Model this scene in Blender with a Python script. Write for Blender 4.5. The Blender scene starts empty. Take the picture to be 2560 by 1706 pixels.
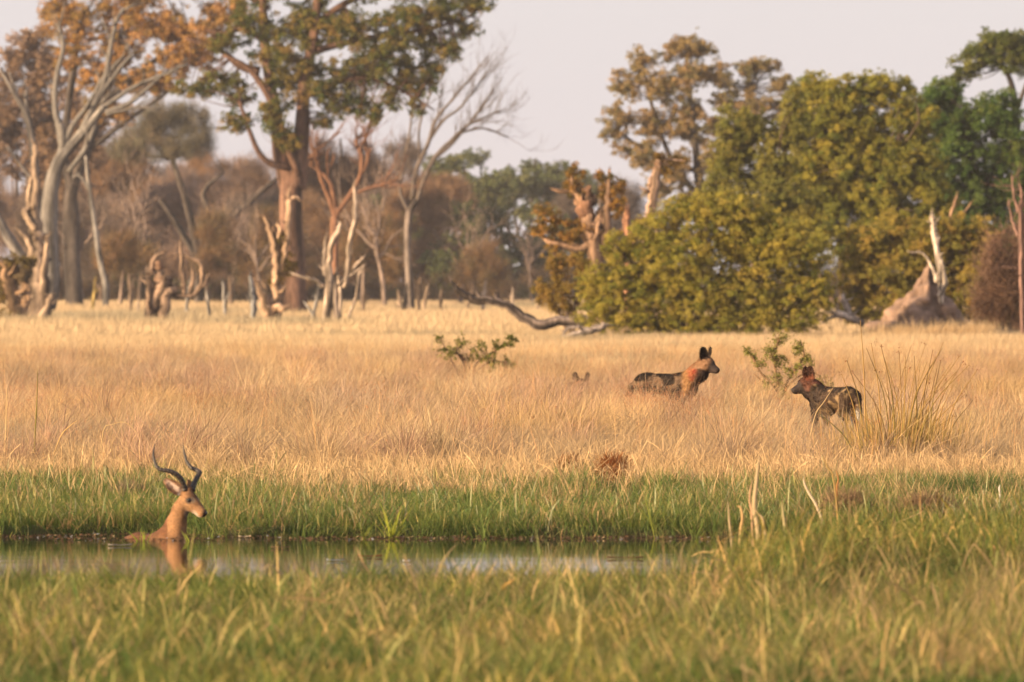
import bpy, math, random
import numpy as np
from mathutils import Vector

random.seed(7)
RNG = np.random.default_rng(11)
SC = bpy.context.scene
COL = SC.collection

# ------------------------------------------------------------------ camera
LENS = 300.0
F = LENS / 36.0 * 2560.0          # focal length in photo pixels
HZ = 763.0                        # horizon row in the photo
CAM_H = 1.8
cam = bpy.data.cameras.new('camera')
camo = bpy.data.objects.new('camera', cam)
COL.objects.link(camo)
camo.location = (0, 0, CAM_H)
camo.rotation_euler = (math.radians(90), 0, 0)
cam.lens = LENS
cam.sensor_width = 36.0
cam.shift_y = -(853.0 - HZ) / 2560.0
cam.clip_start = 1.0
cam.clip_end = 9000.0
cam.dof.use_dof = True
cam.dof.focus_distance = 90.0
cam.dof.aperture_fstop = 6.0
cam.dof.aperture_blades = 9
SC.camera = camo

# ------------------------------------------------------------------ light
SUN_DIR = Vector((-0.84, -0.54, 0.0)).normalized()
SUN_EL = math.radians(11.0)
sv = Vector((SUN_DIR.x * math.cos(SUN_EL), SUN_DIR.y * math.cos(SUN_EL), math.sin(SUN_EL)))
sun = bpy.data.lights.new('sun', 'SUN')
sun.energy = 5.0
sun.angle = math.radians(0.53)
sun.color = (1.0, 0.735, 0.455)
suno = bpy.data.objects.new('sun', sun)
COL.objects.link(suno)
suno.rotation_euler = sv.to_track_quat('Z', 'Y').to_euler()
suno.location = sv * 200

world = bpy.data.worlds.new('World')
SC.world = world
world.use_nodes = True
nt = world.node_tree
nt.nodes.clear()
sky = nt.nodes.new('ShaderNodeTexSky')
sky.sky_type = 'NISHITA'
sky.sun_disc = False
sky.sun_elevation = SUN_EL
sky.sun_rotation = math.atan2(SUN_DIR.x, SUN_DIR.y)
sky.air_density = 1.0
sky.dust_density = 2.0
sky.ozone_density = 1.0
mixn = nt.nodes.new('ShaderNodeMix')
mixn.data_type = 'RGBA'
mixn.blend_type = 'MIX'
mixn.inputs['Factor'].default_value = 0.7
mixn.inputs['B'].default_value = (6.2, 5.72, 6.05, 1)      # dusty pale air over the whole dome
bg = nt.nodes.new('ShaderNodeBackground')
bg.inputs['Strength'].default_value = 0.064
out = nt.nodes.new('ShaderNodeOutputWorld')
nt.links.new(sky.outputs[0], mixn.inputs['A'])
nt.links.new(mixn.outputs['Result'], bg.inputs['Color'])
nt.links.new(bg.outputs[0], out.inputs['Surface'])

SC.view_settings.view_transform = 'Standard'
SC.view_settings.look = 'None'
SC.view_settings.gamma = 1.0
SC.view_settings.use_curve_mapping = False
SC.view_settings.exposure = 1.3

SC.render.engine = 'CYCLES'
cy = SC.cycles
cy.max_bounces = 6
cy.diffuse_bounces = 3
cy.glossy_bounces = 3
cy.transmission_bounces = 4
cy.transparent_max_bounces = 8
cy.volume_bounces = 0
cy.sample_clamp_indirect = 6.0
cy.use_denoising = True
cy.use_adaptive_sampling = True
cy.adaptive_threshold = 0.015
cy.caustics_reflective = False
cy.caustics_refractive = False

# ------------------------------------------------------------------ helpers
def X(px, d):
    return (px - 1280.0) / F * d
def Z(py, d):
    return CAM_H - (py - HZ) / F * d
def P(px, py, d):
    return np.array((X(px, d), d, Z(py, d)))

def smooth(a, b, t):
    t = np.clip((np.asarray(t, float) - a) / (b - a), 0, 1)
    return t * t * (3 - 2 * t)

_PERM = np.random.default_rng(5).random((64, 64, 64))
def noise3(p):
    """smooth value noise, 0..1, for an (N,3) array"""
    p = np.asarray(p, float)
    i = np.floor(p).astype(int)
    f = p - i
    f = f * f * (3 - 2 * f)
    r = 0
    for dx in (0, 1):
        wx = f[:, 0] if dx else 1 - f[:, 0]
        for dy in (0, 1):
            wy = f[:, 1] if dy else 1 - f[:, 1]
            for dz in (0, 1):
                wz = f[:, 2] if dz else 1 - f[:, 2]
                r = r + wx * wy * wz * _PERM[(i[:, 0] + dx) % 64, (i[:, 1] + dy) % 64, (i[:, 2] + dz) % 64]
    return r
def noise2(x, y, s, seed=0.0):
    x = np.asarray(x, float); y = np.asarray(y, float)
    return noise3(np.stack([x.ravel() / s + 13.7 + seed, y.ravel() / s + 5.3 + seed * 2.1, np.full(x.size, seed * 3.7 + .5)], 1)).reshape(x.shape)
def fbm2(x, y, s, seed=0.0):
    return .55 * noise2(x, y, s, seed) + .3 * noise2(x, y, s * .47, seed + 3) + .15 * noise2(x, y, s * .21, seed + 7)

def near_edge(x):      # where the near grass ends and the water begins
    x = np.asarray(x, float)
    return 52.4 + 5.6 * smooth(1.15, 2.4, x) + .8 * (noise2(x, x * 0, 1.3, 2.0) - .5) + .5 * np.sin(x * 1.1 + 1)
def far_edge(x):       # the far bank
    x = np.asarray(x, float)
    bay = np.exp(-((x + 2.95) / .75) ** 2) * .75
    return 66.15 + bay + .5 * (noise2(x, x * 0, .8, 4.0) - .5) + .22 * (noise2(x, x * 0, .25, 9.0) - .5)
def ground(x, d):
    x = np.asarray(x, float); d = np.asarray(d, float)
    e1 = near_edge(x); e2 = far_edge(x)
    z = np.interp(d, [-80, 20, 45, 80, 130, 420, 600, 900, 1200, 6000],
                  [.10, .08, .03, .10, .11, .60, 1.0, 2.1, 2.6, 4.0])
    z = z + .10 * (fbm2(x, d, 7.0, 1.0) - .5) * smooth(70, 90, d) * (1 - smooth(500, 700, d))
    z = z + .35 * (fbm2(x, d, 40.0, 6.0) - .5) * smooth(180, 320, d)
    inn = smooth(0, .5, d - e1) * (1 - smooth(-.35, .22, d - e2))
    z = z * (1 - inn) - .45 * inn
    return z
def gz(x, d):
    return float(ground(np.array([x]), np.array([d]))[0])
def on_ground(px, d):
    x = X(px, d)
    return np.array((x, d, gz(x, d)))

# ---- mesh building
class MB:
    def __init__(s):
        s.v = []; s.q = []; s.t = []; s.c = []; s.n = 0
    def add(s, v, q=None, t=None, c=(1, 1, 1)):
        v = np.asarray(v, float)
        c = np.asarray(c, float)
        if c.ndim == 1:
            c = np.tile(c, (len(v), 1))
        if q is not None and len(q):
            s.q.append(np.asarray(q, int) + s.n)
        if t is not None and len(t):
            s.t.append(np.asarray(t, int) + s.n)
        s.v.append(v); s.c.append(c); s.n += len(v)
    def mesh(s, name, origin=(0, 0, 0), smooth_sh=False):
        me = bpy.data.meshes.new(name)
        v = np.concatenate(s.v) - np.asarray(origin, float)
        c = np.concatenate(s.c)
        q = np.concatenate(s.q) if s.q else np.zeros((0, 4), int)
        t = np.concatenate(s.t) if s.t else np.zeros((0, 3), int)
        nq, ntri = len(q), len(t)
        me.vertices.add(len(v))
        me.vertices.foreach_set('co', v.astype(np.float32).ravel())
        me.loops.add(nq * 4 + ntri * 3)
        me.loops.foreach_set('vertex_index', np.concatenate([q.ravel(), t.ravel()]).astype(np.int32))
        me.polygons.add(nq + ntri)
        me.polygons.foreach_set('loop_start', np.concatenate([np.arange(nq) * 4, nq * 4 + np.arange(ntri) * 3]).astype(np.int32))
        me.polygons.foreach_set('use_smooth', np.full(nq + ntri, smooth_sh))
        at = me.attributes.new('col', 'FLOAT_COLOR', 'POINT')
        at.data.foreach_set('color', np.concatenate([c, np.ones((len(c), 1))], 1).astype(np.float32).ravel())
        me.update()
        me.validate()
        return me

def put(name, mesh, mat, parent=None, loc=(0, 0, 0)):
    o = bpy.data.objects.new(name, mesh)
    if mesh is not None and mat is not None:
        mesh.materials.append(mat)
    COL.objects.link(o)
    if parent is not None:
        o.parent = parent
    else:
        o.location = loc
    return o
def tag(o, label=None, cat=None, group=None, kind=None):
    if label: o['label'] = label
    if cat: o['category'] = cat
    if group: o['group'] = group
    if kind: o['kind'] = kind
    return o

def catmull(pts, n):
    pts = np.asarray(pts, float)
    if len(pts) < 3:
        t = np.linspace(0, 1, n)[:, None]
        return pts[0] * (1 - t) + pts[-1] * t
    e = np.vstack([2 * pts[0] - pts[1], pts, 2 * pts[-1] - pts[-2]])
    u = np.linspace(0, len(pts) - 1 - 1e-6, n)
    i = u.astype(int); f = (u - i)[:, None]
    p0, p1, p2, p3 = e[i], e[i + 1], e[i + 2], e[i + 3]
    return .5 * (2 * p1 + (p2 - p0) * f + (2 * p0 - 5 * p1 + 4 * p2 - p3) * f ** 2 + (3 * p1 - p0 - 3 * p2 + p3) * f ** 3)

def tube(mb, pts, rad, sides=6, col=(1, 1, 1), rough=0.0, seed=0.0, colvar=0.0):
    pts = np.asarray(pts, float); n = len(pts)
    rad = np.broadcast_to(np.asarray(rad, float), (n,)).copy()
    tg = np.gradient(pts, axis=0)
    tg /= np.linalg.norm(tg, axis=1)[:, None] + 1e-9
    up = np.array((0, 1, 0)) if abs(tg[0][1]) < .9 else np.array((1, 0, 0))
    a = np.cross(tg, up); a /= np.linalg.norm(a, axis=1)[:, None] + 1e-9
    b = np.cross(tg, a)
    th = np.linspace(0, 2 * math.pi, sides, endpoint=False)
    rr = np.repeat(rad[:, None], sides, 1)
    if rough:
        L = np.concatenate([[0], np.cumsum(np.linalg.norm(np.diff(pts, axis=0), axis=1))])
        m = max(rad.max(), 1e-4)
        q = np.stack([np.repeat(np.cos(th)[None] * 1.6 + seed, n, 0), np.repeat(np.sin(th)[None] * 1.6 + seed, n, 0),
                      np.repeat((L / m * .28)[:, None], sides, 1)], 2).reshape(-1, 3)
        k = noise3(q + 31).reshape(n, sides) * .7 + noise3(q * 2.3 + 77).reshape(n, sides) * .5 - .6
        rr = rr * (1 + rough * 2 * k)
    v = pts[:, None, :] + rr[:, :, None] * (np.cos(th)[None, :, None] * a[:, None, :] + np.sin(th)[None, :, None] * b[:, None, :])
    v = v.reshape(-1, 3)
    i = np.arange(n - 1)[:, None] * sides; j = np.arange(sides)[None]
    jn = (j + 1) % sides
    q = np.stack([i + j, i + jn, i + sides + jn, i + sides + j], 2).reshape(-1, 4)
    v = np.vstack([v, pts[0], pts[-1]])
    s1 = n * sides; js = np.arange(sides)
    t = np.vstack([np.stack([np.full(sides, s1), (js + 1) % sides, js], 1),
                   np.stack([np.full(sides, s1 + 1), (n - 1) * sides + js, (n - 1) * sides + (js + 1) % sides], 1)])
    c = np.asarray(col, float)
    if colvar:
        k = 1 + colvar * (2 * noise3(v * np.array((3., 3., .7)) / max(rad.max(), .05) * .5 + seed) - 1)
        if colvar > .4:                     # long cracks and peeled strips along the grain
            L = np.concatenate([[0], np.cumsum(np.linalg.norm(np.diff(pts, axis=0), axis=1))])
            q2 = np.stack([np.repeat(np.cos(th)[None] * 2.6, n, 0), np.repeat(np.sin(th)[None] * 2.6, n, 0), np.repeat((L / max(rad.max(), 1e-4) * .16)[:, None], sides, 1)], 2).reshape(-1, 3)
            st = np.concatenate([noise3(q2 + seed + 11), [.5, .3]])
            k = k * (.2 + 1.35 * smooth(.28, .68, st))
        c = c[None] * k[:, None]
    mb.add(v, q, t, c)

# ------------------------------------------------------------------ materials
def new_mat(name):
    m = bpy.data.materials.new(name)
    m.use_nodes = True
    m.node_tree.nodes.clear()
    return m, m.node_tree.nodes, m.node_tree.links
def leaf_material(name, instanced=False, translucent=.35, gloss=.0, tile=None):
    m, N, L = new_mat(name)
    o = N.new('ShaderNodeOutputMaterial')
    a = N.new('ShaderNodeAttribute'); a.attribute_name = 'col'
    src = a.outputs['Color']
    if instanced:
        b = N.new('ShaderNodeAttribute'); b.attribute_name = 'tint'; b.attribute_type = 'INSTANCER'
        mx = N.new('ShaderNodeMix'); mx.data_type = 'RGBA'; mx.blend_type = 'MULTIPLY'
        mx.inputs['Factor'].default_value = 1
        L.new(a.outputs['Color'], mx.inputs['A']); L.new(b.outputs['Color'], mx.inputs['B'])
        src = mx.outputs['Result']
    d = N.new('ShaderNodeBsdfDiffuse'); t = N.new('ShaderNodeBsdfTranslucent')
    ms = N.new('ShaderNodeMixShader'); ms.inputs[0].default_value = translucent
    L.new(src, d.inputs['Color']); L.new(src, t.inputs['Color'])
    L.new(d.outputs[0], ms.inputs[1]); L.new(t.outputs[0], ms.inputs[2])
    last = ms.outputs[0]
    if gloss:
        g = N.new('ShaderNodeBsdfGlossy'); g.inputs['Roughness'].default_value = .45
        m2 = N.new('ShaderNodeMixShader'); m2.inputs[0].default_value = gloss
        L.new(last, m2.inputs[1]); L.new(g.outputs[0], m2.inputs[2]); last = m2.outputs[0]
    L.new(last, o.inputs['Surface'])
    return m
def solid_material(name, scale=8.0, amount=.45, bump=.4, bump_dist=.02, rough=.9, stretch=(1, 1, 1), spec=.2):
    m, N, L = new_mat(name)
    o = N.new('ShaderNodeOutputMaterial')
    p = N.new('ShaderNodeBsdfPrincipled')
    p.inputs['Roughness'].default_value = rough
    p.inputs['Specular IOR Level'].default_value = spec
    a = N.new('ShaderNodeAttribute'); a.attribute_name = 'col'
    tc = N.new('ShaderNodeTexCoord'); mp = N.new('ShaderNodeMapping'); mp.inputs['Scale'].default_value = stretch
    n = N.new('ShaderNodeTexNoise'); n.inputs['Scale'].default_value = scale; n.inputs['Detail'].default_value = 6
    n.inputs['Roughness'].default_value = .65
    r = N.new('ShaderNodeMapRange')
    r.inputs['From Min'].default_value = .3; r.inputs['From Max'].default_value = .7
    r.inputs['To Min'].default_value = 1 - amount; r.inputs['To Max'].default_value = 1 + amount
    v = N.new('ShaderNodeVectorMath'); v.operation = 'SCALE'
    bp = N.new('ShaderNodeBump'); bp.inputs['Strength'].default_value = bump; bp.inputs['Distance'].default_value = bump_dist
    L.new(tc.outputs['Object'], mp.inputs[0]); L.new(mp.outputs[0], n.inputs['Vector'])
    L.new(n.outputs['Fac'], r.inputs['Value'])
    L.new(a.outputs['Color'], v.inputs[0]); L.new(r.outputs[0], v.inputs['Scale'])
    L.new(v.outputs[0], p.inputs['Base Color'])
    L.new(n.outputs['Fac'], bp.inputs['Height']); L.new(bp.outputs[0], p.inputs['Normal'])
    L.new(p.outputs[0], o.inputs['Surface'])
    return m

M_GRASS = leaf_material('grass_blades', instanced=True, translucent=.3, gloss=.0)
M_LEAF = leaf_material('leaves', translucent=.3)
M_SPRIG = leaf_material('sprig_leaves', instanced=True, translucent=.42)
M_BLADE = leaf_material('blade', translucent=.25)
M_BARK = solid_material('bark', scale=3.0, amount=.65, bump=.9, bump_dist=.12, stretch=(2, 2, .5))
M_DEAD = solid_material('weathered_wood', scale=4.0, amount=.6, bump=.9, bump_dist=.08, stretch=(2.5, 2.5, .4))
M_EARTH = solid_material('earth', scale=2.2, amount=.35, bump=.8, bump_dist=.15)
M_FUR = solid_material('fur', scale=70.0, amount=.3, bump=.5, bump_dist=.006, rough=.8, stretch=(.5, 1, 1), spec=.25)
M_HORN = solid_material('horn', scale=60.0, amount=.4, bump=.4, bump_dist=.003, rough=.5, spec=.4)
M_EYE = solid_material('eye', scale=30.0, amount=.1, bump=0, rough=.08, spec=.6)

# ------------------------------------------------------------------ ground
def ground_material():
    m, N, L = new_mat('soil')
    o = N.new('ShaderNodeOutputMaterial')
    p = N.new('ShaderNodeBsdfPrincipled'); p.inputs['Roughness'].default_value = .95
    p.inputs['Specular IOR Level'].default_value = .1
    a = N.new('ShaderNodeAttribute'); a.attribute_name = 'col'
    tc = N.new('ShaderNodeTexCoord')
    n = N.new('ShaderNodeTexNoise'); n.inputs['Scale'].default_value = 3.0; n.inputs['Detail'].default_value = 8
    n.inputs['Roughness'].default_value = .7
    r = N.new('ShaderNodeMapRange'); r.inputs['To Min'].default_value = .4; r.inputs['To Max'].default_value = 1.6
    v = N.new('ShaderNodeVectorMath'); v.operation = 'SCALE'
    bp = N.new('ShaderNodeBump'); bp.inputs['Strength'].default_value = .6; bp.inputs['Distance'].default_value = .06
    L.new(tc.outputs['Object'], n.inputs['Vector']); L.new(n.outputs['Fac'], r.inputs['Value'])
    L.new(a.outputs['Color'], v.inputs[0]); L.new(r.outputs[0], v.inputs['Scale'])
    L.new(v.outputs[0], p.inputs['Base Color'])
    L.new(n.outputs['Fac'], bp.inputs['Height']); L.new(bp.outputs[0], p.inputs['Normal'])
    L.new(p.outputs[0], o.inputs['Surface'])
    return m
def make_ground():
    ds = np.concatenate([np.linspace(-80, 40, 13), np.arange(41, 52, .5), np.arange(52, 62, .2), np.arange(62, 70, .12),
                         np.arange(70, 130, 1.0), np.arange(130, 330, 2.5), np.arange(330, 1200, 12), np.linspace(1200, 3000, 12)])
    xs = np.concatenate([np.linspace(-1500, -60, 28), np.linspace(-56, -9, 40), np.arange(-8.8, 8.9, .2), np.linspace(9.2, 56, 40), np.linspace(60, 1500, 28)])
    gx, gd = np.meshgrid(xs, ds)
    z = ground(gx, gd)
    v = np.stack([gx, gd, z], 2).reshape(-1, 3)
    nx, nd = len(xs), len(ds)
    i = np.arange(nd - 1)[:, None] * nx + np.arange(nx - 1)[None]
    q = np.stack([i, i + 1, i + nx + 1, i + nx], 2).reshape(-1, 4)
    straw = np.array((.13, .095, .055)); mud = np.array((.035, .026, .018)); green = np.array((.055, .06, .02))
    d = v[:, 1]
    k = smooth(78, 92, d + 8 * (fbm2(v[:, 0], d, 3.0, 3.0) - .5))[:, None]
    c = green * (1 - k) + straw * k
    w = (1 - smooth(.0, .07, v[:, 2]))[:, None] * (np.abs(d - 60) < 12)[:, None]
    c = c * (1 - w) + mud * w
    mb = MB(); mb.add(v, q, None, c)
    o = put('ground', mb.mesh('ground', smooth_sh=True), ground_material())
    tag(o, kind='structure')
make_ground()

def water_material():
    m, N, L = new_mat('river_water')
    o = N.new('ShaderNodeOutputMaterial')
    p = N.new('ShaderNodeBsdfPrincipled')
    p.inputs['Base Color'].default_value = (.014, .014, .008, 1)
    p.inputs['Roughness'].default_value = .03
    p.inputs['IOR'].default_value = 1.33
    p.inputs['Specular IOR Level'].default_value = .5
    tc = N.new('ShaderNodeTexCoord')
    mp = N.new('ShaderNodeMapping'); mp.inputs['Scale'].default_value = (.55, 1.3, 1)
    n1 = N.new('ShaderNodeTexNoise'); n1.inputs['Scale'].default_value = 1.6; n1.inputs['Detail'].default_value = 3
    n2 = N.new('ShaderNodeTexNoise'); n2.inputs['Scale'].default_value = 9; n2.inputs['Detail'].default_value = 2
    ad = N.new('ShaderNodeMath'); ad.operation = 'MULTIPLY_ADD'; ad.inputs[1].default_value = .12
    bp = N.new('ShaderNodeBump'); bp.inputs['Strength'].default_value = .28; bp.inputs['Distance'].default_value = .006
    L.new(tc.outputs['Object'], mp.inputs[0])
    L.new(mp.outputs[0], n1.inputs['Vector']); L.new(mp.outputs[0], n2.inputs['Vector'])
    L.new(n2.outputs['Fac'], ad.inputs[0]); L.new(n1.outputs['Fac'], ad.inputs[2])
    rg = N.new('ShaderNodeVectorMath'); rg.operation = 'DISTANCE'; rg.inputs[1].default_value = (-2.55, 65.6, 0)     # rings round the swimmer
    L.new(tc.outputs['Object'], rg.inputs[0])
    sn = N.new('ShaderNodeMath'); sn.operation = 'MULTIPLY'; sn.inputs[1].default_value = 21.0
    si = N.new('ShaderNodeMath'); si.operation = 'SINE'
    fo = N.new('ShaderNodeMapRange'); fo.inputs['From Min'].default_value = .2; fo.inputs['From Max'].default_value = 2.6; fo.inputs['To Min'].default_value = .55; fo.inputs['To Max'].default_value = 0
    mu = N.new('ShaderNodeMath'); mu.operation = 'MULTIPLY_ADD'
    L.new(rg.outputs['Value'], sn.inputs[0]); L.new(sn.outputs[0], si.inputs[0]); L.new(rg.outputs['Value'], fo.inputs['Value'])
    L.new(si.outputs[0], mu.inputs[0]); L.new(fo.outputs[0], mu.inputs[1]); L.new(ad.outputs[0], mu.inputs[2])
    ad = mu
    L.new(ad.outputs[0], bp.inputs['Height']); L.new(bp.outputs[0], p.inputs['Normal'])
    L.new(p.outputs[0], o.inputs['Surface'])
    return m
def make_water():
    mb = MB()
    xs = np.linspace(-300, 300, 61); ds = np.array((48.5, 55, 60, 65, 68.5))
    gx, gd = np.meshgrid(xs, ds)
    v = np.stack([gx, gd, gx * 0], 2).reshape(-1, 3)
    nx = len(xs)
    i = np.arange(len(ds) - 1)[:, None] * nx + np.arange(nx - 1)[None]
    mb.add(v, np.stack([i, i + 1, i + nx + 1, i + nx], 2).reshape(-1, 4))
    tag(put('river', mb.mesh('river', smooth_sh=True), water_material()), kind='structure')
make_water()

# ------------------------------------------------------------------ foliage and branch generators
def rand_dirs(n):
    v = RNG.normal(size=(n, 3))
    return v / (np.linalg.norm(v, axis=1)[:, None] + 1e-9)
def leaf_quads(mb, cen, L, W, col, axis=None, jitter=.25):
    n = len(cen)
    u = rand_dirs(n)
    if axis is not None:
        u = u * .7 + np.asarray(axis)
        u /= np.linalg.norm(u, axis=1)[:, None]
    w = np.cross(u, rand_dirs(n)); w /= np.linalg.norm(w, axis=1)[:, None] + 1e-9
    l = (L * RNG.uniform(.6, 1.4, n))[:, None] * .5; ww = (W * RNG.uniform(.6, 1.4, n))[:, None] * .5
    v = np.stack([cen - u * l, cen + w * ww, cen + u * l, cen - w * ww], 1).reshape(-1, 3)
    q = np.arange(4 * n).reshape(n, 4)
    c = np.asarray(col) * RNG.uniform(1 - jitter, 1 + jitter, (n, 1))
    mb.add(v, q, None, np.repeat(c, 4, 0))

SPRIGS = {}
SPRIG_COL = bpy.data.collections.new('sprigs')
def make_sprigs():
    M = M_SPRIG
    for kind, m in (('leafy', 5), ('twiggy', 4), ('droop', 4)):
        SPRIGS[kind] = []
        for k in range(m):
            mb = MB()
            n = 16
            if kind == 'leafy':
                pos = rand_dirs(n) * (RNG.random((n, 1)) ** .5) * np.array((.62, .62, .5))
                leaf_quads(mb, pos, .42, .24, np.ones((n, 3)), axis=(0, 0, .25), jitter=.3)
            elif kind == 'twiggy':
                u = rand_dirs(n) + np.array((0, 0, .5)); u /= np.linalg.norm(u, axis=1)[:, None]
                w = np.cross(u, rand_dirs(n)); w /= np.linalg.norm(w, axis=1)[:, None]
                c0 = RNG.normal(size=(n, 3)) * .3
                L = RNG.uniform(.5, 1.3, (n, 1)); W = .022
                v = np.stack([c0 - w * W, c0 + w * W, c0 + u * L + w * W * .3, c0 + u * L - w * W * .3], 1).reshape(-1, 3)
                mb.add(v, np.arange(4 * n).reshape(n, 4), None, np.repeat(RNG.uniform(.6, 1.3, (n, 1)), 4, 0) * np.ones((1, 3)))
            else:
                pos = RNG.normal(size=(n, 3)) * np.array((.22, .22, .5))
                leaf_quads(mb, pos, .42, .18, np.ones((n, 3)), axis=(0, 0, -1.1), jitter=.3)
            me = mb.mesh('sprig'); me.materials.append(M)
            idx = len(SPRIG_COL.objects)
            o = bpy.data.objects.new('sprig_%03d' % idx, me); SPRIG_COL.objects.link(o)
            SPRIGS[kind].append(idx)
def instancer(name, col):
    g = bpy.data.node_groups.new(name, 'GeometryNodeTree')
    g.interface.new_socket('Geometry', in_out='INPUT', socket_type='NodeSocketGeometry')
    g.interface.new_socket('Geometry', in_out='OUTPUT', socket_type='NodeSocketGeometry')
    N, L = g.nodes, g.links
    gi = N.new('NodeGroupInput'); go = N.new('NodeGroupOutput')
    ci = N.new('GeometryNodeCollectionInfo')
    ci.inputs['Collection'].default_value = col
    ci.inputs['Separate Children'].default_value = True
    ci.inputs['Reset Children'].default_value = True
    ip = N.new('GeometryNodeInstanceOnPoints')
    ip.inputs['Pick Instance'].default_value = True
    def attr(nm, ty):
        a = N.new('GeometryNodeInputNamedAttribute'); a.data_type = ty; a.inputs['Name'].default_value = nm
        return a.outputs['Attribute']
    L.new(gi.outputs[0], ip.inputs['Points'])
    L.new(ci.outputs[0], ip.inputs['Instance'])
    L.new(attr('vi', 'INT'), ip.inputs['Instance Index'])
    L.new(attr('rot', 'FLOAT_VECTOR'), ip.inputs['Rotation'])
    L.new(attr('sc', 'FLOAT_VECTOR'), ip.inputs['Scale'])
    L.new(ip.outputs[0], go.inputs[0])
    return g
def point_object(name, co, vi, rot, sc, tint, group, parent=None, origin=(0, 0, 0)):
    me = bpy.data.meshes.new(name)
    n = len(co)
    me.vertices.add(n)
    me.vertices.foreach_set('co', (np.asarray(co) - np.asarray(origin, float)).astype(np.float32).ravel())
    def at(nm, ty, arr, key):
        a = me.attributes.new(nm, ty, 'POINT'); a.data.foreach_set(key, arr.ravel())
    at('vi', 'INT', np.asarray(vi).astype(np.int32), 'value')
    at('rot', 'FLOAT_VECTOR', np.asarray(rot).astype(np.float32), 'vector')
    at('sc', 'FLOAT_VECTOR', np.asarray(sc).astype(np.float32), 'vector')
    at('tint', 'FLOAT_COLOR', np.concatenate([tint, np.ones((n, 1))], 1).astype(np.float32), 'color')
    o = put(name, me, None, parent)
    md = o.modifiers.new('scatter', 'NODES'); md.node_group = group
    o['kind'] = 'stuff'
    return o
class Sprays:
    def __init__(s):
        s.p = []; s.v = []; s.s = []; s.t = []
    def add(s, pos, kind, size, tint):
        n = len(pos); ids = np.array(SPRIGS[kind])
        s.p.append(pos); s.v.append(ids[RNG.integers(0, len(ids), n)])
        s.s.append(size * RNG.uniform(.7, 1.3, n)); s.t.append(tint)
        if kind == 'leafy': pass
    def put(s, name, parent, origin=(0, 0, 0), upright=False):
        p = np.concatenate(s.p); n = len(p)
        rot = np.stack([RNG.normal(0, .25, n), RNG.normal(0, .25, n), RNG.uniform(0, 6.28, n)], 1)
        sc = np.repeat(np.concatenate(s.s)[:, None], 3, 1)
        return point_object(name, p, np.concatenate(s.v), rot, sc, np.concatenate(s.t), SPRIG_NODES, parent, origin)

def blob_leaves(mb, blobs, d, L, W, cols, cover=1.6, sub=.30, axis=None, thick=.8, hollow=.55, twig=None, flat=.75, limb_pts=None, sprig='leafy'):
    """fill ellipsoidal blobs (photo px, py, rx, ry[, depth offset]) standing at distance d with leafy sprays"""
    s = F / d
    cols = np.asarray(cols, float)
    unit = L / .42 if sprig != 'twiggy' else L
    for b in blobs:
        px, py, rx, ry = b[:4]
        dd = b[4] if len(b) > 4 else RNG.uniform(-.4, .4) * rx / s
        dc = d + dd
        c0 = P(px, py, d); c0[1] = dc
        R = np.array((rx / s, rx / s * thick, ry / s))
        area = (L * .42 * .24 / .42 * .5 * unit if sprig != 'twiggy' else L * L * .035) * 16 * s * s * .5
        n = int(cover * math.pi * rx * ry / area * 2.6) + 4
        ns = max(9, int(2.6 / (sub ** 2)))
        u = rand_dirs(ns) * (hollow + (1 - hollow) * RNG.random(ns) ** .7)[:, None]
        u[RNG.random(ns) < .25] *= .5
        sc = c0 + u * R
        sr = sub * RNG.uniform(.55, 1.4, ns)
        k = RNG.choice(ns, n, p=sr ** 2 / (sr ** 2).sum())
        g = RNG.normal(size=(n, 3)) * .6
        g[:, 2] *= flat
        pos = sc[k] + g * sr[k][:, None] * R.mean()
        st_ = RNG.random(n) < .05
        pos[st_] = c0 + (pos[st_] - c0) * RNG.uniform(1.05, 1.35, (int(st_.sum()), 1))
        cw = RNG.random(ns)
        ci = RNG.integers(0, len(cols), ns); cj = RNG.integers(0, len(cols), ns)
        cc = cols[ci] * cw[:, None] + cols[cj] * (1 - cw[:, None])
        cc = cc * RNG.uniform(.8, 1.2, (ns, 1))
        mb.add(pos, sprig, unit, cc[k] * RNG.uniform(.8, 1.2, (n, 1)))
        if twig is not None:
            tm, tcol, start, tr = twig
            for m in range(min(ns, 8)):
                st = np.asarray(start) if start is not None else c0 - np.array((0, 0, R[2]))
                if limb_pts is not None:
                    st = limb_pts[np.argmin(((limb_pts - sc[m]) ** 2).sum(1) + .3 * np.maximum(0, limb_pts[:, 2] - sc[m][2]) ** 2)]
                mid = (st + sc[m]) / 2 + RNG.normal(size=3) * .12 * np.linalg.norm(sc[m] - st)
                pts = catmull([st, mid, sc[m]], 5)
                tube(tm, pts, np.linspace(tr, tr * .3, 5), 4, tcol)

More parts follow.
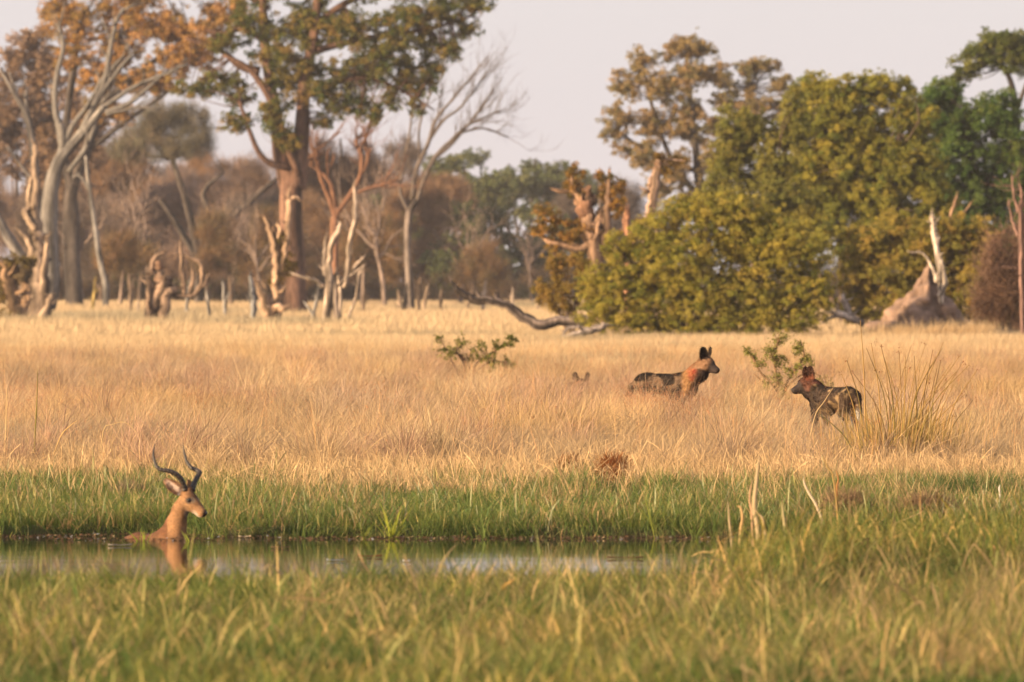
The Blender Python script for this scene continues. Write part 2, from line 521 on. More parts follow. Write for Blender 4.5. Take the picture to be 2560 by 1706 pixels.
def grow(mb, p, d, L, r, level, maxl, col, spread=.6, nchild=4, up=.12, wander=.18, shrink=.62, limit=None):
    n = 6 if level < 2 else 4
    pts = [np.array(p, float)]
    dd = np.array(d, float)
    for i in range(n - 1):
        dd = dd + RNG.normal(size=3) * wander + np.array((0, 0, up))
        dd /= np.linalg.norm(dd)
        pts.append(pts[-1] + dd * L / (n - 1))
    pts = np.array(pts)
    tube(mb, pts, np.linspace(r, r * .45, n), 6 if level == 0 else (4 if level < 3 else 3), col)
    if level >= maxl:
        return
    for c in range(nchild):
        t = RNG.uniform(.3, 1.0) if c else 1.0
        i = min(n - 1, int(t * (n - 1)))
        a = RNG.normal(size=3); a -= a.dot(dd) * dd; a /= np.linalg.norm(a) + 1e-9
        nd = dd * (1 - spread * .5) + a * spread * RNG.uniform(.5, 1.2)
        nd /= np.linalg.norm(nd)
        rr = r * (1 - .55 * t) * .75
        grow(mb, pts[i], nd, L * shrink * RNG.uniform(.7, 1.2), max(rr, .012), level + 1, maxl, col, spread, nchild, up, wander, shrink)

def limb_curve(spec, d):
    s = F / d
    pts = []; rad = []
    for q in spec:
        p = P(q[0], q[1], d)
        p[1] = d + (q[3] if len(q) > 3 else 0)
        pts.append(p); rad.append(q[2] / s)
    n = max(6, int(len(pts) * 3.2))
    c = catmull(pts, n)
    r = np.interp(np.linspace(0, len(rad) - 1, n), np.arange(len(rad)), rad)
    return c, r

make_sprigs()
SPRIG_NODES = instancer('scatter_sprigs', SPRIG_COL)

def tree(name, label, cat, group, px, d, trunk, limbs, blobs, leaf, cols, bark, cover=1.6, sub=.3, axis=None, hollow=.55, flat=.75, tsides=8, twig_r=.05, sprig='leafy', crown_name='crown', thick=.8):
    base = on_ground(px, d)
    root = put(name, None, None, loc=base)
    tag(root, label, cat, group)
    allp = []
    mt = MB()
    first = True
    for sp in trunk:
        sp = [tuple(q) for q in sp]
        c, r = limb_curve(sp, d)
        if first:
            c[0][2] = base[2] - .3
            first = False
        tube(mt, catmull(c, len(c) * 2), np.interp(np.linspace(0, 1, len(c) * 2), np.linspace(0, 1, len(r)), r), tsides, bark, rough=.24, seed=px * .1, colvar=.5)
        allp.append(c)
    for sp in limbs:
        c, r = limb_curve(sp, d)
        ml = MB()
        tube(ml, c, r, 6, bark, rough=.12, seed=px * .07 + sp[0][1], colvar=.25)
        put('branch', ml.mesh('branch', base, True), M_BARK, root)
        allp.append(c)
    allp = np.concatenate(allp)
    mc = Sprays()
    blob_leaves(mc, blobs, d, leaf[0], leaf[1], cols, cover=cover, sub=sub, axis=axis, hollow=hollow, flat=flat, thick=thick, sprig=sprig,
                twig=(mt, np.asarray(bark) * .9, None, twig_r), limb_pts=allp)
    put('trunk', mt.mesh('trunk', base, True), M_BARK, root)
    mc.put(crown_name, root, base)
    return root

def deadwood(name, label, cat, group, d, px, limbs, col, mat=None, rough=.2, sides=10, burrs=(), part='branch', twigs=0, sink=True):
    base = on_ground(px, d)
    root = None
    for k, sp in enumerate(limbs):
        c, r = limb_curve(sp, d)
        if k == 0 and sink:
            c[0][2] = min(c[0][2], base[2] - .15)
        mb = MB()
        n2 = len(c) * 2
        c2 = catmull(c, n2); r2 = np.interp(np.linspace(0, 1, n2), np.linspace(0, 1, len(r)), r) * .9
        q_ = np.stack([np.arange(n2) * .6 + px * .37 + k * 7, np.full(n2, k * 1.7), np.full(n2, .3)], 1)
        c2[1:-1, 0] += ((noise3(q_) - .5) * r2 * .9)[1:-1]; c2[1:-1, 2] += ((noise3(q_ + 40) - .5) * r2 * .6)[1:-1]
        tube(mb, c2, r2, sides if k == 0 else max(6, sides - 3), col, rough=rough * 1.1, seed=px * .13 + k * 3.1, colvar=.55)
        tip, td = c2[-1], c2[-1] - c2[-2]
        td = td / (np.linalg.norm(td) + 1e-9)
        for _ in range(4):                       # splintered break
            o_ = rand_dirs(1)[0] * r2[-1] * .8
            tube(mb, np.array([tip + o_ - td * r2[-1] * 2, tip + o_ + td * r2[-1] * RNG.uniform(1, 5)]), [r2[-1] * .5, r2[-1] * .08], 4, np.asarray(col) * RNG.uniform(.7, 1.2))
        for _ in range(3 if k else 6):           # broken side stubs
            i_ = RNG.integers(len(c2) // 4, len(c2) - 1)
            dr_ = rand_dirs(1)[0]; dr_[2] = abs(dr_[2]) * .7
            L_ = r2[i_] * RNG.uniform(1.6, 4.2)
            tube(mb, np.array([c2[i_], c2[i_] + dr_ * L_ * .6, c2[i_] + dr_ * L_ + np.array((0, 0, L_ * .2))]), [r2[i_] * .4, r2[i_] * .28, r2[i_] * .06], 5, np.asarray(col) * RNG.uniform(.5, 1.1), rough=.2)
        if twigs:
            for _ in range(twigs):
                i = RNG.integers(len(c2) // 3, len(c2))
                dr = rand_dirs(1)[0]; dr[2] = abs(dr[2]) * .6
                grow(mb, c2[i], dr, RNG.uniform(.4, 1.0), r2[i] * .4, 2, 3, col, nchild=2)
        if root is None:
            root = put(name, mb.mesh(name, base, True), mat or M_DEAD, loc=base)
            tag(root, label, cat, group)
        else:
            put(part, mb.mesh(part, base, True), mat or M_DEAD, root)
    for (bx, by, br, bcol) in burrs:
        mb = MB()
        s = F / d
        c0 = P(bx, by, d)
        th = np.linspace(0, 2 * math.pi, 11)[:-1]; ph = np.linspace(.05, math.pi - .05, 8)
        v = np.stack([np.outer(np.sin(ph), np.cos(th)), np.outer(np.sin(ph), np.sin(th)), np.outer(np.cos(ph), np.ones(10))], 2).reshape(-1, 3)
        k2 = noise3(v * 1.7 + bx) * 1.3 + noise3(v * 4 + by) * .9 + noise3(v * 9 + by) * .4 - .2
        i = np.arange(7)[:, None] * 10; j = np.arange(10)[None]; jn = (j + 1) % 10
        mb.add(c0 + v * k2[:, None] * br * .75 / s, np.stack([i + j, i + jn, i + 10 + jn, i + 10 + j], 2).reshape(-1, 4), None, np.asarray(bcol)[None] * (.35 + .9 * noise3(v * 5 + bx))[:, None])
        put('burr', mb.mesh('burr', base, True), mat or M_DEAD, root)
    return root

def add_foliage(root, blobs, d, leaf, cols, **kw):
    mc = Sprays()
    blob_leaves(mc, blobs, d, leaf[0], leaf[1], cols, **kw)
    return mc.put('foliage', root, root.location)

#@@PART2@@
# ------------------------------------------------------------------ trees
GREY = (.13, .12, .11); BROWN = (.10, .07, .05); RED = (.17, .085, .05); DARK = (.06, .048, .04)
OLIVE = [(.10, .12, .034), (.14, .14, .036), (.23, .19, .05), (.07, .095, .03)]
RUST = [(.44, .245, .08), (.37, .225, .075), (.29, .205, .065), (.46, .27, .11)]

# the great tree in the middle
tree('shade_tree', 'great tall tree with twin reddish trunks and drooping olive crown above the bare snags', 'tree', None, 728, 600,
     [[(738, 800, 31), (730, 620, 29), (726, 520, 28), (728, 430, 26)],
      [(722, 470, 20), (702, 390, 19), (690, 300, 17), (674, 200, 14), (660, 70, 11), (652, -90, 8)],
      [(738, 470, 26), (750, 380, 21), (756, 290, 18), (762, 200, 15), (785, 90, 13), (806, -110, 9)]],
     [[(748, 440, 10, -.6), (716, 360, 10, -.8), (690, 280, 9, -1), (650, 205, 8, -1), (612, 165, 7, -1), (560, 140, 4, -1)],
      [(725, 420, 8, -.5), (684, 412, 8, -1), (652, 388, 7, -1.3), (624, 325, 6, -1.5), (600, 255, 4, -1.5)],
      [(650, 178, 11), (602, 166, 10), (560, 132, 7), (520, 116, 5), (462, 96, 3)],
      [(654, 100, 8), (610, 72, 7), (560, 85, 6), (515, 75, 3)],
      [(780, 130, 10), (870, 106, 9), (980, 88, 7), (1080, 70, 5), (1180, 40, 3)],
      [(765, 240, 9), (840, 208, 7), (920, 196, 6), (1000, 225, 4), (1085, 275, 2)],
      [(790, 60, 10), (880, 0, 8), (1000, -30, 6), (1150, -40, 4)],
      [(670, 20, 8), (560, -40, 7), (420, -60, 5)]],
     [(700, 150, 85, 80), (780, 200, 90, 75), (640, 60, 80, 55), (800, 60, 80, 60), (880, 70, 80, 60), (950, 140, 90, 55), (1040, 40, 90, 45),
      (1120, 28, 80, 42), (1190, 10, 55, 35), (1085, 110, 62, 40), (1000, 90, 70, 50), (900, 190, 80, 45), (1010, 190, 48, 60), (1068, 190, 24, 55), (1040, 250, 22, 50),
      (545, 205, 62, 36), (482, 222, 58, 26), (600, 240, 48, 36), (595, 310, 45, 32, -1), (690, 300, 45, 60, -1.5), (720, 350, 36, 40, -1.5), (860, 262, 62, 30), (815, 302, 40, 22),
      (905, 262, 22, 45), (940, 280, 20, 40), (1120, 130, 40, 20), (1160, 75, 45, 24), (980, 250, 22, 40), (560, 110, 50, 32), (740, 60, 60, 60), (1095, 170, 20, 24),
      (620, -60, 120, 70), (800, -70, 140, 70), (980, -50, 130, 60), (1130, -40, 90, 40)],
     (.19, .12), OLIVE + [(.28, .19, .06)], (.10, .056, .038), cover=1.0, sub=.18, hollow=.35, flat=.8, tsides=10, twig_r=.06)

# rust-leaved tree behind on the left
tree('rust_tree', 'tall tree with rusty orange leaves and thick dark trunk behind the leaning dead tree', 'tree', None, 190, 720,
     [[(190, 800, 24), (180, 640, 23), (178, 540, 22), (181, 470, 17), (215, 380, 13), (262, 250, 10), (300, 100, 7)],
      [(181, 480, 15), (160, 380, 12), (175, 240, 9), (200, 60, 6)]],
     [[(262, 250, 8), (340, 190, 7), (430, 120, 5), (540, 60, 3)], [(215, 380, 7), (320, 300, 6), (420, 230, 4)]],
     [(190, 60, 75, 52), (280, 110, 85, 60), (370, 50, 95, 60), (470, 90, 80, 58), (545, 55, 50, 55), (500, 140, 62, 45), (420, 160, 75, 45), (330, 200, 75, 52), (235, 190, 70, 52),
      (250, 280, 48, 42), (390, 215, 50, 30), (150, 25, 60, 42), (300, 20, 80, 40), (170, 130, 42, 46), (590, 30, 36, 50), (300, 285, 40, 35),
      (300, -60, 150, 60), (480, -60, 110, 50), (130, -40, 60, 40)],
     (.21, .18), RUST, DARK, cover=1.0, sub=.19, hollow=.4)
tree('brown_tree', 'hazy brown-leaved tree with a rounded top at the left edge of the woodland', 'tree', None, 70, 830,
     [[(60, 800, 16), (70, 600, 14), (80, 400, 11), (90, 200, 7)]],
     [], [(85, 110, 50, 52), (120, 200, 80, 75), (60, 260, 90, 75), (150, 310, 85, 75), (40, 380, 80, 70), (190, 380, 85, 70), (110, 440, 90, 70), (20, 180, 40, 60), (-40, 300, 80, 90), (230, 300, 60, 60)],
     (.30, .2), [(.29, .195, .13), (.25, .175, .125), (.33, .215, .12)], BROWN, cover=1.2, sub=.34, axis=(0, 0, .2))

# right-hand back tree
tree('pale_tree', 'tall hazy tree with sparse golden brown crown standing behind the green thicket', 'tree', None, 1765, 660,
     [[(1772, 820, 17), (1766, 620, 15), (1756, 520, 13), (1745, 430, 11), (1730, 300, 8), (1715, 140, 5)]],
     [[(1760, 540, 10), (1800, 440, 9), (1840, 340, 7), (1880, 220, 4)], [(1756, 500, 9), (1690, 420, 7), (1640, 300, 5), (1610, 180, 3)], [(1745, 430, 7), (1640, 390, 5), (1545, 330, 3)]],
     [(1700, 125, 55, 38), (1752, 118, 48, 38), (1606, 160, 42, 46), (1565, 220, 42, 46), (1645, 215, 60, 52), (1556, 296, 46, 40), (1530, 335, 34, 26), (1630, 318, 62, 50), (1715, 205, 60, 55),
      (1700, 300, 60, 60), (1770, 330, 60, 50), (1800, 190, 42, 36), (1880, 172, 46, 30), (1918, 165, 34, 26), (1960, 215, 34, 36), (1840, 250, 62, 45), (1905, 290, 56, 45), (1955, 270, 30, 34),
      (1615, 400, 46, 46), (1690, 425, 52, 50), (1780, 410, 56, 50), (1560, 370, 30, 22), (1850, 350, 56, 56), (1650, 470, 40, 40), (1735, 500, 45, 50)],
     (.18, .2), [(.33, .235, .10), (.27, .21, .09), (.35, .24, .115), (.19, .17, .08)], DARK, cover=1.0, sub=.24, hollow=.4)

YG = [(.33, .285, .05), (.38, .315, .06), (.26, .245, .044), (.42, .33, .075), (.19, .20, .04)]
DG = [(.08, .14, .036), (.11, .17, .042), (.15, .19, .046), (.07, .12, .034)]
MG = [(.22, .225, .044), (.30, .275, .052), (.155, .18, .04)]
# thicket, back to front
tree('umbrella_tree', 'flat-topped dark green tree rising above the thicket at the right edge', 'tree', None, 2545, 520,
     [[(2560, 830, 14), (2552, 500, 12), (2540, 300, 10), (2530, 215, 8), (2500, 150, 5)]], [[(2540, 280, 6), (2570, 200, 5), (2600, 120, 3)]],
     [(2450, 120, 52, 26), (2500, 108, 62, 30), (2560, 112, 62, 34), (2430, 150, 50, 24), (2500, 150, 60, 24), (2560, 165, 50, 30), (2415, 190, 40, 24), (2620, 130, 60, 40)],
     (.18, .14), [(.11, .135, .035), (.16, .16, .04), (.085, .11, .03)], DARK, cover=1.4, sub=.32)
tree('dark_green_tree', 'dense dark green tree at the right of the thicket behind the pale mound', 'tree', None, 2430, 450,
     [[(2430, 830, 14), (2432, 500, 10), (2425, 300, 5)]], [[(2432, 520, 7), (2500, 400, 5), (2540, 330, 3)]],
     [(2345, 300, 70, 80), (2440, 330, 80, 85), (2530, 370, 80, 90), (2390, 400, 90, 80), (2490, 460, 90, 80), (2550, 520, 70, 80), (2400, 500, 80, 70), (2360, 235, 52, 46), (2500, 270, 60, 50), (2610, 430, 70, 120), (2330, 560, 90, 70), (2450, 600, 100, 90), (2540, 640, 90, 110), (2420, 680, 90, 90)],
     (.12, .12), DG, DARK, cover=1.6, sub=.2)
tree('yellow_green_tree', 'broad bushy yellow-green tree forming the tall middle of the right-hand thicket', 'tree', None, 2120, 420,
     [[(2110, 830, 13), (2105, 560, 11), (2090, 400, 8), (2080, 260, 4)], [(2110, 800, 10), (2190, 560, 8), (2240, 380, 4)], [(2108, 800, 9), (1980, 560, 7), (1900, 420, 4)]],
     [], [(2040, 215, 42, 40), (2090, 240, 70, 52), (2165, 225, 70, 52), (2240, 235, 60, 48), (2130, 310, 90, 65), (2230, 320, 80, 65), (2010, 250, 34, 52), (2040, 340, 80, 65), (2300, 290, 46, 50), (2160, 400, 95, 70), (2260, 420, 85, 70),
          (2060, 430, 90, 65), (1990, 320, 50, 60), (2000, 470, 80, 60), (2120, 500, 90, 60), (2230, 520, 90, 60), (2300, 370, 50, 60), (2080, 600, 110, 70), (2200, 620, 110, 70), (2000, 560, 90, 80), (2330, 480, 80, 80), (2120, 350, 120, 90, 2), (2200, 480, 130, 100, 3), (2030, 480, 110, 90, 3)],
     (.10, .11), YG[:3] + MG, BROWN, cover=1.55, sub=.17)
tree('olive_tree', 'looser olive tree between the pale tree and the broad bushy tree', 'tree', None, 1880, 400,
     [[(1890, 830, 10), (1880, 600, 8), (1850, 450, 5), (1830, 350, 3)], [(1890, 800, 8), (1930, 560, 6), (1950, 420, 3)]],
     [], [(1840, 300, 52, 40), (1900, 340, 62, 52), (1830, 370, 56, 46), (1945, 400, 62, 60), (1880, 430, 75, 56), (1810, 440, 56, 46), (1960, 500, 75, 60), (1870, 520, 90, 56), (1780, 500, 52, 42), (1985, 260, 34, 44), (1990, 330, 40, 50), (1900, 600, 110, 60)],
     (.10, .1), [(.22, .21, .05), (.27, .235, .056), (.18, .185, .046)], BROWN, cover=1.4, sub=.2)
def bush(name, label, px, d, stems, blobs, leaf, cols, cover=1.7, sub=.24, axis=None, group=None, bark=BROWN, twig=.025):
    return tree(name, label, 'bush', group, px, d, [[(px, 850, 7), (q[0], q[1], 2.5)] for q in stems], [], blobs, leaf, cols, bark, cover=cover, sub=sub, axis=axis, tsides=5, twig_r=twig, crown_name='foliage')
bush('golden_bush', 'golden-green bush behind the white driftwood and the termite mound', 2190, 352,
     [(2150, 620), (2230, 600), (2300, 640)],
     [(2160, 610, 62, 52), (2230, 590, 72, 60), (2310, 600, 72, 62), (2150, 690, 62, 72), (2230, 690, 82, 75), (2320, 690, 80, 80), (2400, 640, 72, 75), (2170, 765, 80, 52), (2280, 770, 90, 52), (2410, 740, 80, 75), (2450, 600, 52, 60), (2455, 690, 60, 60), (2370, 570, 52, 46), (2480, 780, 60, 52)],
     (.078, .085), [(.36, .25, .055), (.26, .225, .048), (.35, .27, .065), (.22, .20, .045)], cover=1.4, sub=.16)
bush('round_bush', 'large round yellow-green bush in front of the thicket, grass at its foot', 1720, 320,
     [(1560, 640), (1640, 560), (1760, 520), (1860, 560), (1960, 620), (2020, 700)],
     [(1580, 650, 70, 75), (1650, 590, 80, 75), (1740, 540, 80, 62), (1820, 540, 85, 65), (1900, 575, 80, 70), (1700, 650, 95, 80), (1800, 640, 95, 85), (1900, 660, 90, 85), (1975, 620, 75, 75), (2020, 690, 65, 80), (2040, 750, 50, 60),
      (1560, 740, 85, 72), (1490, 720, 52, 62), (1500, 790, 60, 46), (1640, 750, 95, 72), (1750, 750, 95, 75), (1860, 750, 95, 75), (1960, 760, 80, 65), (1600, 805, 90, 34), (1720, 815, 100, 30), (1850, 810, 100, 34), (1980, 810, 70, 30), (1540, 620, 36, 46), (1690, 520, 40, 34)],
     (.058, .075), YG, cover=1.1, sub=.135)
bush('straggly_bush', 'straggly yellowish bush left of the round bush, by the fallen branch', 1430, 330,
     [(1400, 700), (1450, 660), (1380, 740)],
     [(1440, 660, 36, 40), (1400, 720, 40, 36), (1460, 720, 40, 50), (1370, 760, 36, 26), (1420, 770, 42, 26), (1350, 720, 22, 26), (1385, 660, 22, 40)],
     (.085, .07), [(.28, .19, .045), (.22, .165, .04), (.32, .2, .06)], cover=.8, sub=.26)
r = tree('thorn_bush', 'sparse reddish-brown twiggy thorn bush at the right edge beside the mound', 'bush', None, 2510, 335,
     [[(2510, 860, 5), (2500, 700, 3), (2480, 600, 2)], [(2520, 860, 5), (2545, 690, 3), (2560, 600, 2)], [(2505, 860, 4), (2460, 720, 2)]], [],
     [(2500, 660, 45, 60), (2545, 720, 50, 70), (2470, 740, 42, 60), (2520, 790, 60, 46), (2570, 640, 46, 80)],
     (.5, .022), [(.22, .13, .085), (.19, .12, .08)], BROWN, cover=1.6, sub=.4, sprig='twiggy', tsides=5, twig_r=.03, crown_name='twigs')

# bare trees
def bare_tree(name, label, px, d, trunk, limbs, col, group=None, twig=3, tl=1.6, nper=5, lvl=2, fan=.35, rs=.72):
    trunk = [[(q[0], q[1], q[2] * rs) + tuple(q[3:]) for q in sp] for sp in trunk]
    limbs = [[(q[0], q[1], q[2] * rs) + tuple(q[3:]) for q in sp] for sp in limbs]
    base = on_ground(px, d)
    root = put(name, None, None, loc=base); tag(root, label, 'tree', group)
    mt = MB()
    for k, sp in enumerate(trunk):
        c, r = limb_curve(sp, d)
        if k == 0: c[0][2] = base[2] - .3
        tube(mt, catmull(c, len(c) * 2), np.interp(np.linspace(0, 1, len(c) * 2), np.linspace(0, 1, len(r)), r), 10, col, rough=.2, seed=px, colvar=.55)
    put('trunk', mt.mesh('trunk', base, True), M_DEAD, root)
    for sp in limbs:
        c, r = limb_curve(sp, d)
        ml = MB()
        tube(ml, c, r, 6, col, rough=.15, seed=px + sp[1][0] * .1, colvar=.3)
        for _ in range(nper):
            i = RNG.integers(len(c) // 3, len(c))
            dr = c[min(i + 1, len(c) - 1)] - c[i - 1]; dr /= np.linalg.norm(dr) + 1e-9
            dr = dr + RNG.normal(size=3) * fan; dr /= np.linalg.norm(dr)
            grow(ml, c[i], dr, tl * RNG.uniform(.5, 1.3), r[i] * .55, 2, 2 + lvl, col, nchild=twig, spread=.5)
        put('branch', ml.mesh('branch', base, True), M_DEAD, root)
    return root
LG = (.15, .135, .12)
bare_tree('dead_tree', 'big leafless grey dead tree leaning right at the left edge, limbs fanned out', 115, 620,
     [[(112, 800, 34), (125, 690, 33), (122, 560, 31), (130, 470, 27), (150, 400, 23), (200, 340, 17), (262, 265, 13)],
      [(128, 520, 18), (138, 440, 16), (158, 360, 15), (150, 310, 13)]],
     [[(155, 365, 13), (148, 320, 12), (138, 270, 11), (140, 200, 9), (158, 120, 8), (148, 65, 6)],
      [(200, 340, 13), (235, 260, 11), (262, 200, 10), (278, 110, 9), (292, 50, 7), (310, 20, 5)],
      [(205, 330, 11), (250, 240, 9), (285, 190, 8), (318, 150, 6), (330, 135, 4)],
      [(262, 265, 11), (300, 240, 8), (340, 215, 7), (400, 190, 6), (470, 160, 4)],
      [(262, 280, 9), (320, 260, 8), (370, 220, 6), (420, 175, 4)],
      [(265, 285, 8), (310, 276, 6), (350, 268, 5), (402, 273, 3)],
      [(160, 380, 12), (178, 320, 10), (222, 260, 8), (262, 190, 7), (310, 140, 4)],
      [(170, 430, 10), (215, 370, 9), (240, 300, 8), (258, 245, 5)]],
     LG, twig=2, tl=1.6, nper=5, lvl=2)
bare_tree('dead_trunk_tree', 'grey forked dead trunk cut by the left edge behind the torch-shaped snag', 60, 640,
     [[(90, 800, 20), (60, 660, 19), (25, 600, 18), (-20, 520, 16)], [(88, 760, 15), (92, 560, 15), (88, 420, 15), (70, 300, 13), (40, 240, 9), (0, 170, 7)]],
     [[(78, 330, 9), (66, 280, 8), (66, 225, 5)], [(60, 280, 7), (40, 230, 6), (24, 180, 4)], [(90, 460, 6), (50, 410, 5), (18, 365, 4)]], (.13, .115, .105), twig=2, tl=1, nper=2, lvl=1)
bare_tree('slender_dead_tree', 'slender pale leaning dead stem right of the leaning dead tree', 265, 700,
     [[(262, 790, 11), (265, 720, 11), (248, 640, 10), (236, 560, 9), (222, 460, 8), (215, 390, 6)]], [[(225, 480, 5), (200, 440, 5), (180, 445, 4)]], LG, twig=1, nper=1, tl=.6, lvl=1)
bare_tree('fan_tree', 'leafless grey tree with fine branches fanned against the pale sky gap', 1025, 640,
     [[(1030, 800, 13), (1020, 640, 12), (1022, 540, 12), (1040, 500, 11)]],
     [[(1040, 510, 9), (1060, 450, 8), (1090, 390, 7), (1130, 350, 5), (1160, 330, 4), (1215, 322, 3), (1270, 345, 2)],
      [(1022, 530, 8), (1000, 480, 6), (1008, 420, 5), (1025, 330, 4), (1030, 240, 2)],
      [(1030, 500, 9), (1040, 430, 8), (1070, 360, 7), (1090, 300, 6), (1130, 250, 4), (1180, 190, 3), (1220, 140, 2)],
      [(1075, 350, 5), (1110, 300, 5), (1150, 270, 4), (1190, 220, 3), (1215, 190, 2)],
      [(1085, 400, 5), (1130, 360, 5), (1180, 300, 4), (1220, 250, 3)],
      [(1100, 380, 4), (1160, 320, 4), (1220, 290, 3), (1250, 280, 2)],
      [(1050, 400, 5), (1048, 320, 4), (1075, 240, 3), (1110, 180, 2)]],
     (.12, .095, .08), twig=3, tl=2.2, nper=10, lvl=2, fan=.3)
bare_tree('twisted_tree', 'reddish-brown twisted bare tree with two crossing stems right of the great tree', 830, 620,
     [[(838, 810, 15), (836, 680, 14), (836, 560, 13), (846, 520, 11)]],
     [[(838, 545, 9), (820, 490, 8), (800, 440, 7), (790, 390, 6), (770, 400, 5), (800, 370, 4), (850, 330, 3)],
      [(842, 550, 9), (830, 470, 8), (812, 440, 7), (796, 425, 6), (780, 360, 4)],
      [(846, 530, 9), (880, 480, 8), (900, 440, 7), (905, 390, 6), (890, 350, 6), (920, 330, 5), (930, 270, 3)],
      [(895, 450, 6), (920, 400, 5), (912, 350, 5), (940, 300, 3)],
      [(860, 505, 7), (910, 475, 6), (960, 462, 5), (990, 450, 3)]], RED, twig=3, tl=2.4, nper=8, lvl=2, fan=.6)

# woodland behind: individual trees in rows
MAUVE = [(.34, .235, .18), (.37, .25, .17), (.27, .20, .16)]
def woodland(px, d, top, w, pal, shape, label, group, name):
    s = F / d
    base = on_ground(px, d); yb = HZ + (CAM_H - base[2]) * s
    h = yb - top
    r0 = max(5, h * .022)
    lean = RNG.uniform(-.12, .12) * h
    trunk = [[(px, yb, r0), (px + lean * .3, yb - h * .35, r0 * .8), (px + lean * .7, yb - h * .65, r0 * .5), (px + lean, top + h * .1, r0 * .2)]]
    for k in range(3):
        a = RNG.uniform(-.5, .5) * w * 1.3
        trunk.append([(px + lean * .2, yb - h * RNG.uniform(.12, .35), r0 * .6), (px + a * .5, yb - h * .5, r0 * .45), (px + a, yb - h * RNG.uniform(.65, .9), r0 * .15)])
    bl = []
    n = 9
    for k in range(n):
        fx = RNG.uniform(-.5, .5); fy = RNG.random() ** .8
        if shape == 'flat':
            y = top + h * (.06 + .28 * fy); rx, ry = w * .24, h * .07
        elif shape == 'bushy':
            y = top + h * (.1 + .75 * fy); rx, ry = w * .25, h * .14
        else:
            y = top + h * (.1 + .6 * fy); rx, ry = w * .25, h * .13
        bl.append((px + lean * .7 + fx * w * (.75 + .5 * fy), y, rx * RNG.uniform(.8, 1.2), ry * RNG.uniform(.8, 1.25)))
    lf = (.75, .06) if shape == 'twiggy' else (.34, .22)
    tree(name, label, 'tree', group, px, d, trunk, [], bl, lf, pal, BROWN if shape != 'flat' else DARK,
         cover={'twiggy': 1.35, 'flat': .95, 'bushy': 1.0}[shape], sub=.28, sprig='twiggy' if shape == 'twiggy' else 'leafy', tsides=6, twig_r=.05, crown_name='crown')
tw = 'bare brown woodland trees'
for px, d, top, w, where in [(-120, 860, 260, 220, 'cut off by the left edge, farthest left'), (40, 900, 330, 200, 'behind the torch-shaped snag'), (150, 850, 420, 190, 'behind the trunk of the leaning dead tree'),
        (290, 900, 330, 200, 'behind the slender pale leaning stem'), (350, 840, 420, 210, 'above the gnarled hollow stump'), (440, 870, 380, 200, 'just left of the rounded grey-green tree'), (560, 900, 350, 210, 'left of the great tree trunks'),
        (620, 850, 430, 200, 'behind the slate-coloured post snag'), (690, 900, 380, 190, 'directly behind the great tree trunks'), (790, 880, 330, 190, 'between the great tree and the twisted tree'), (880, 850, 300, 190, 'behind the twisted tree'),
        (950, 900, 340, 190, 'between the twisted tree and the fan-shaped one'), (830, 820, 470, 180, 'low behind the pale dead stems'), (1010, 860, 450, 190, 'behind the fan-shaped bare tree'), (1110, 900, 440, 170, 'right of the fan-shaped bare tree'),
        (120, 800, 460, 200, 'behind the foot of the leaning dead tree'), (400, 930, 400, 230, 'deepest behind the gnarled stump'), (740, 950, 410, 230, 'deepest behind the great tree'), (900, 930, 400, 210, 'deepest behind the twisted tree'),
        (520, 820, 520, 200, 'low down right of the gnarled stump'), (250, 820, 540, 190, 'low down left of the gnarled stump'), (1500, 900, 420, 170, 'behind the gnarled burred tree'), (1580, 940, 470, 160, 'behind the broken leafy-topped trunk')]:
    pal = [MAUVE, [(.35, .21, .11), (.29, .185, .105)], [(.20, .15, .115), (.17, .135, .11)], [(.33, .205, .115), (.25, .15, .08)]][RNG.integers(0, 4)]
    woodland(px, d, top, w, pal, 'twiggy', 'hazy leafless brown twiggy tree ' + where, tw, 'woodland_tree')
GG = [(.13, .15, .06), (.17, .17, .07), (.10, .12, .055)]
tg = 'green woodland trees under the sky gap'
for px, d, top, w, where in [(1120, 980, 385, 170, 'right behind the fan-shaped bare tree'), (1210, 1010, 372, 190, 'second from the fan-shaped bare tree'), (1310, 990, 362, 200, 'highest under the sky gap'),
        (1390, 1030, 425, 150, 'under the lowest of the sky gap'), (1460, 1000, 440, 150, 'just left of the gnarled burred tree'), (1250, 960, 430, 180, 'in front of the others, above the curved fallen branch')]:
    woodland(px, d, top, w, GG, 'flat', 'hazy grey-green flat-crowned tree ' + where, tg, 'acacia_tree')
tb = 'dark bushy trees along the woodland foot'
for px, d, top, w, where in [(960, 870, 490, 170, 'between the twisted tree and the fan-shaped tree'), (1180, 850, 520, 190, 'above the tip of the curved fallen branch'), (1280, 860, 500, 170, 'above the bend of the curved fallen branch'),
        (1100, 880, 500, 150, 'right of the fan-shaped tree trunk'), (300, 870, 590, 200, 'left of the gnarled hollow stump'), (420, 850, 600, 180, 'behind the gnarled hollow stump'), (600, 870, 610, 160, 'behind the forked orange snag'),
        (1380, 880, 470, 170, 'left of the straggly bush'), (1470, 860, 560, 160, 'behind the straggly bush'), (870, 870, 540, 120, 'behind the pale dead stems')]:
    woodland(px, d, top, w, [(.08, .10, .042), (.10, .12, .048), (.13, .13, .055)], 'bushy', 'low dark green far bushy tree ' + where, tb, 'evergreen_tree')
for px, d, top, w, where in [(330, 740, 560, 120, 'low, left of the gnarled stump'), (580, 760, 540, 130, 'low, right of the gnarled stump'), (960, 730, 520, 140, 'low, between the twisted tree and the fan-shaped one'), (1180, 760, 600, 130, 'low, above the tip of the fallen branch'), (690, 770, 500, 120, 'behind the foot of the great tree')]:
    woodland(px, d, top, w, [(.24, .15, .09), (.30, .18, .08), (.16, .135, .07)], 'twiggy', 'small rust-leaved wood-edge tree, ' + where, 'rusty trees at the wood edge', 'small_tree')
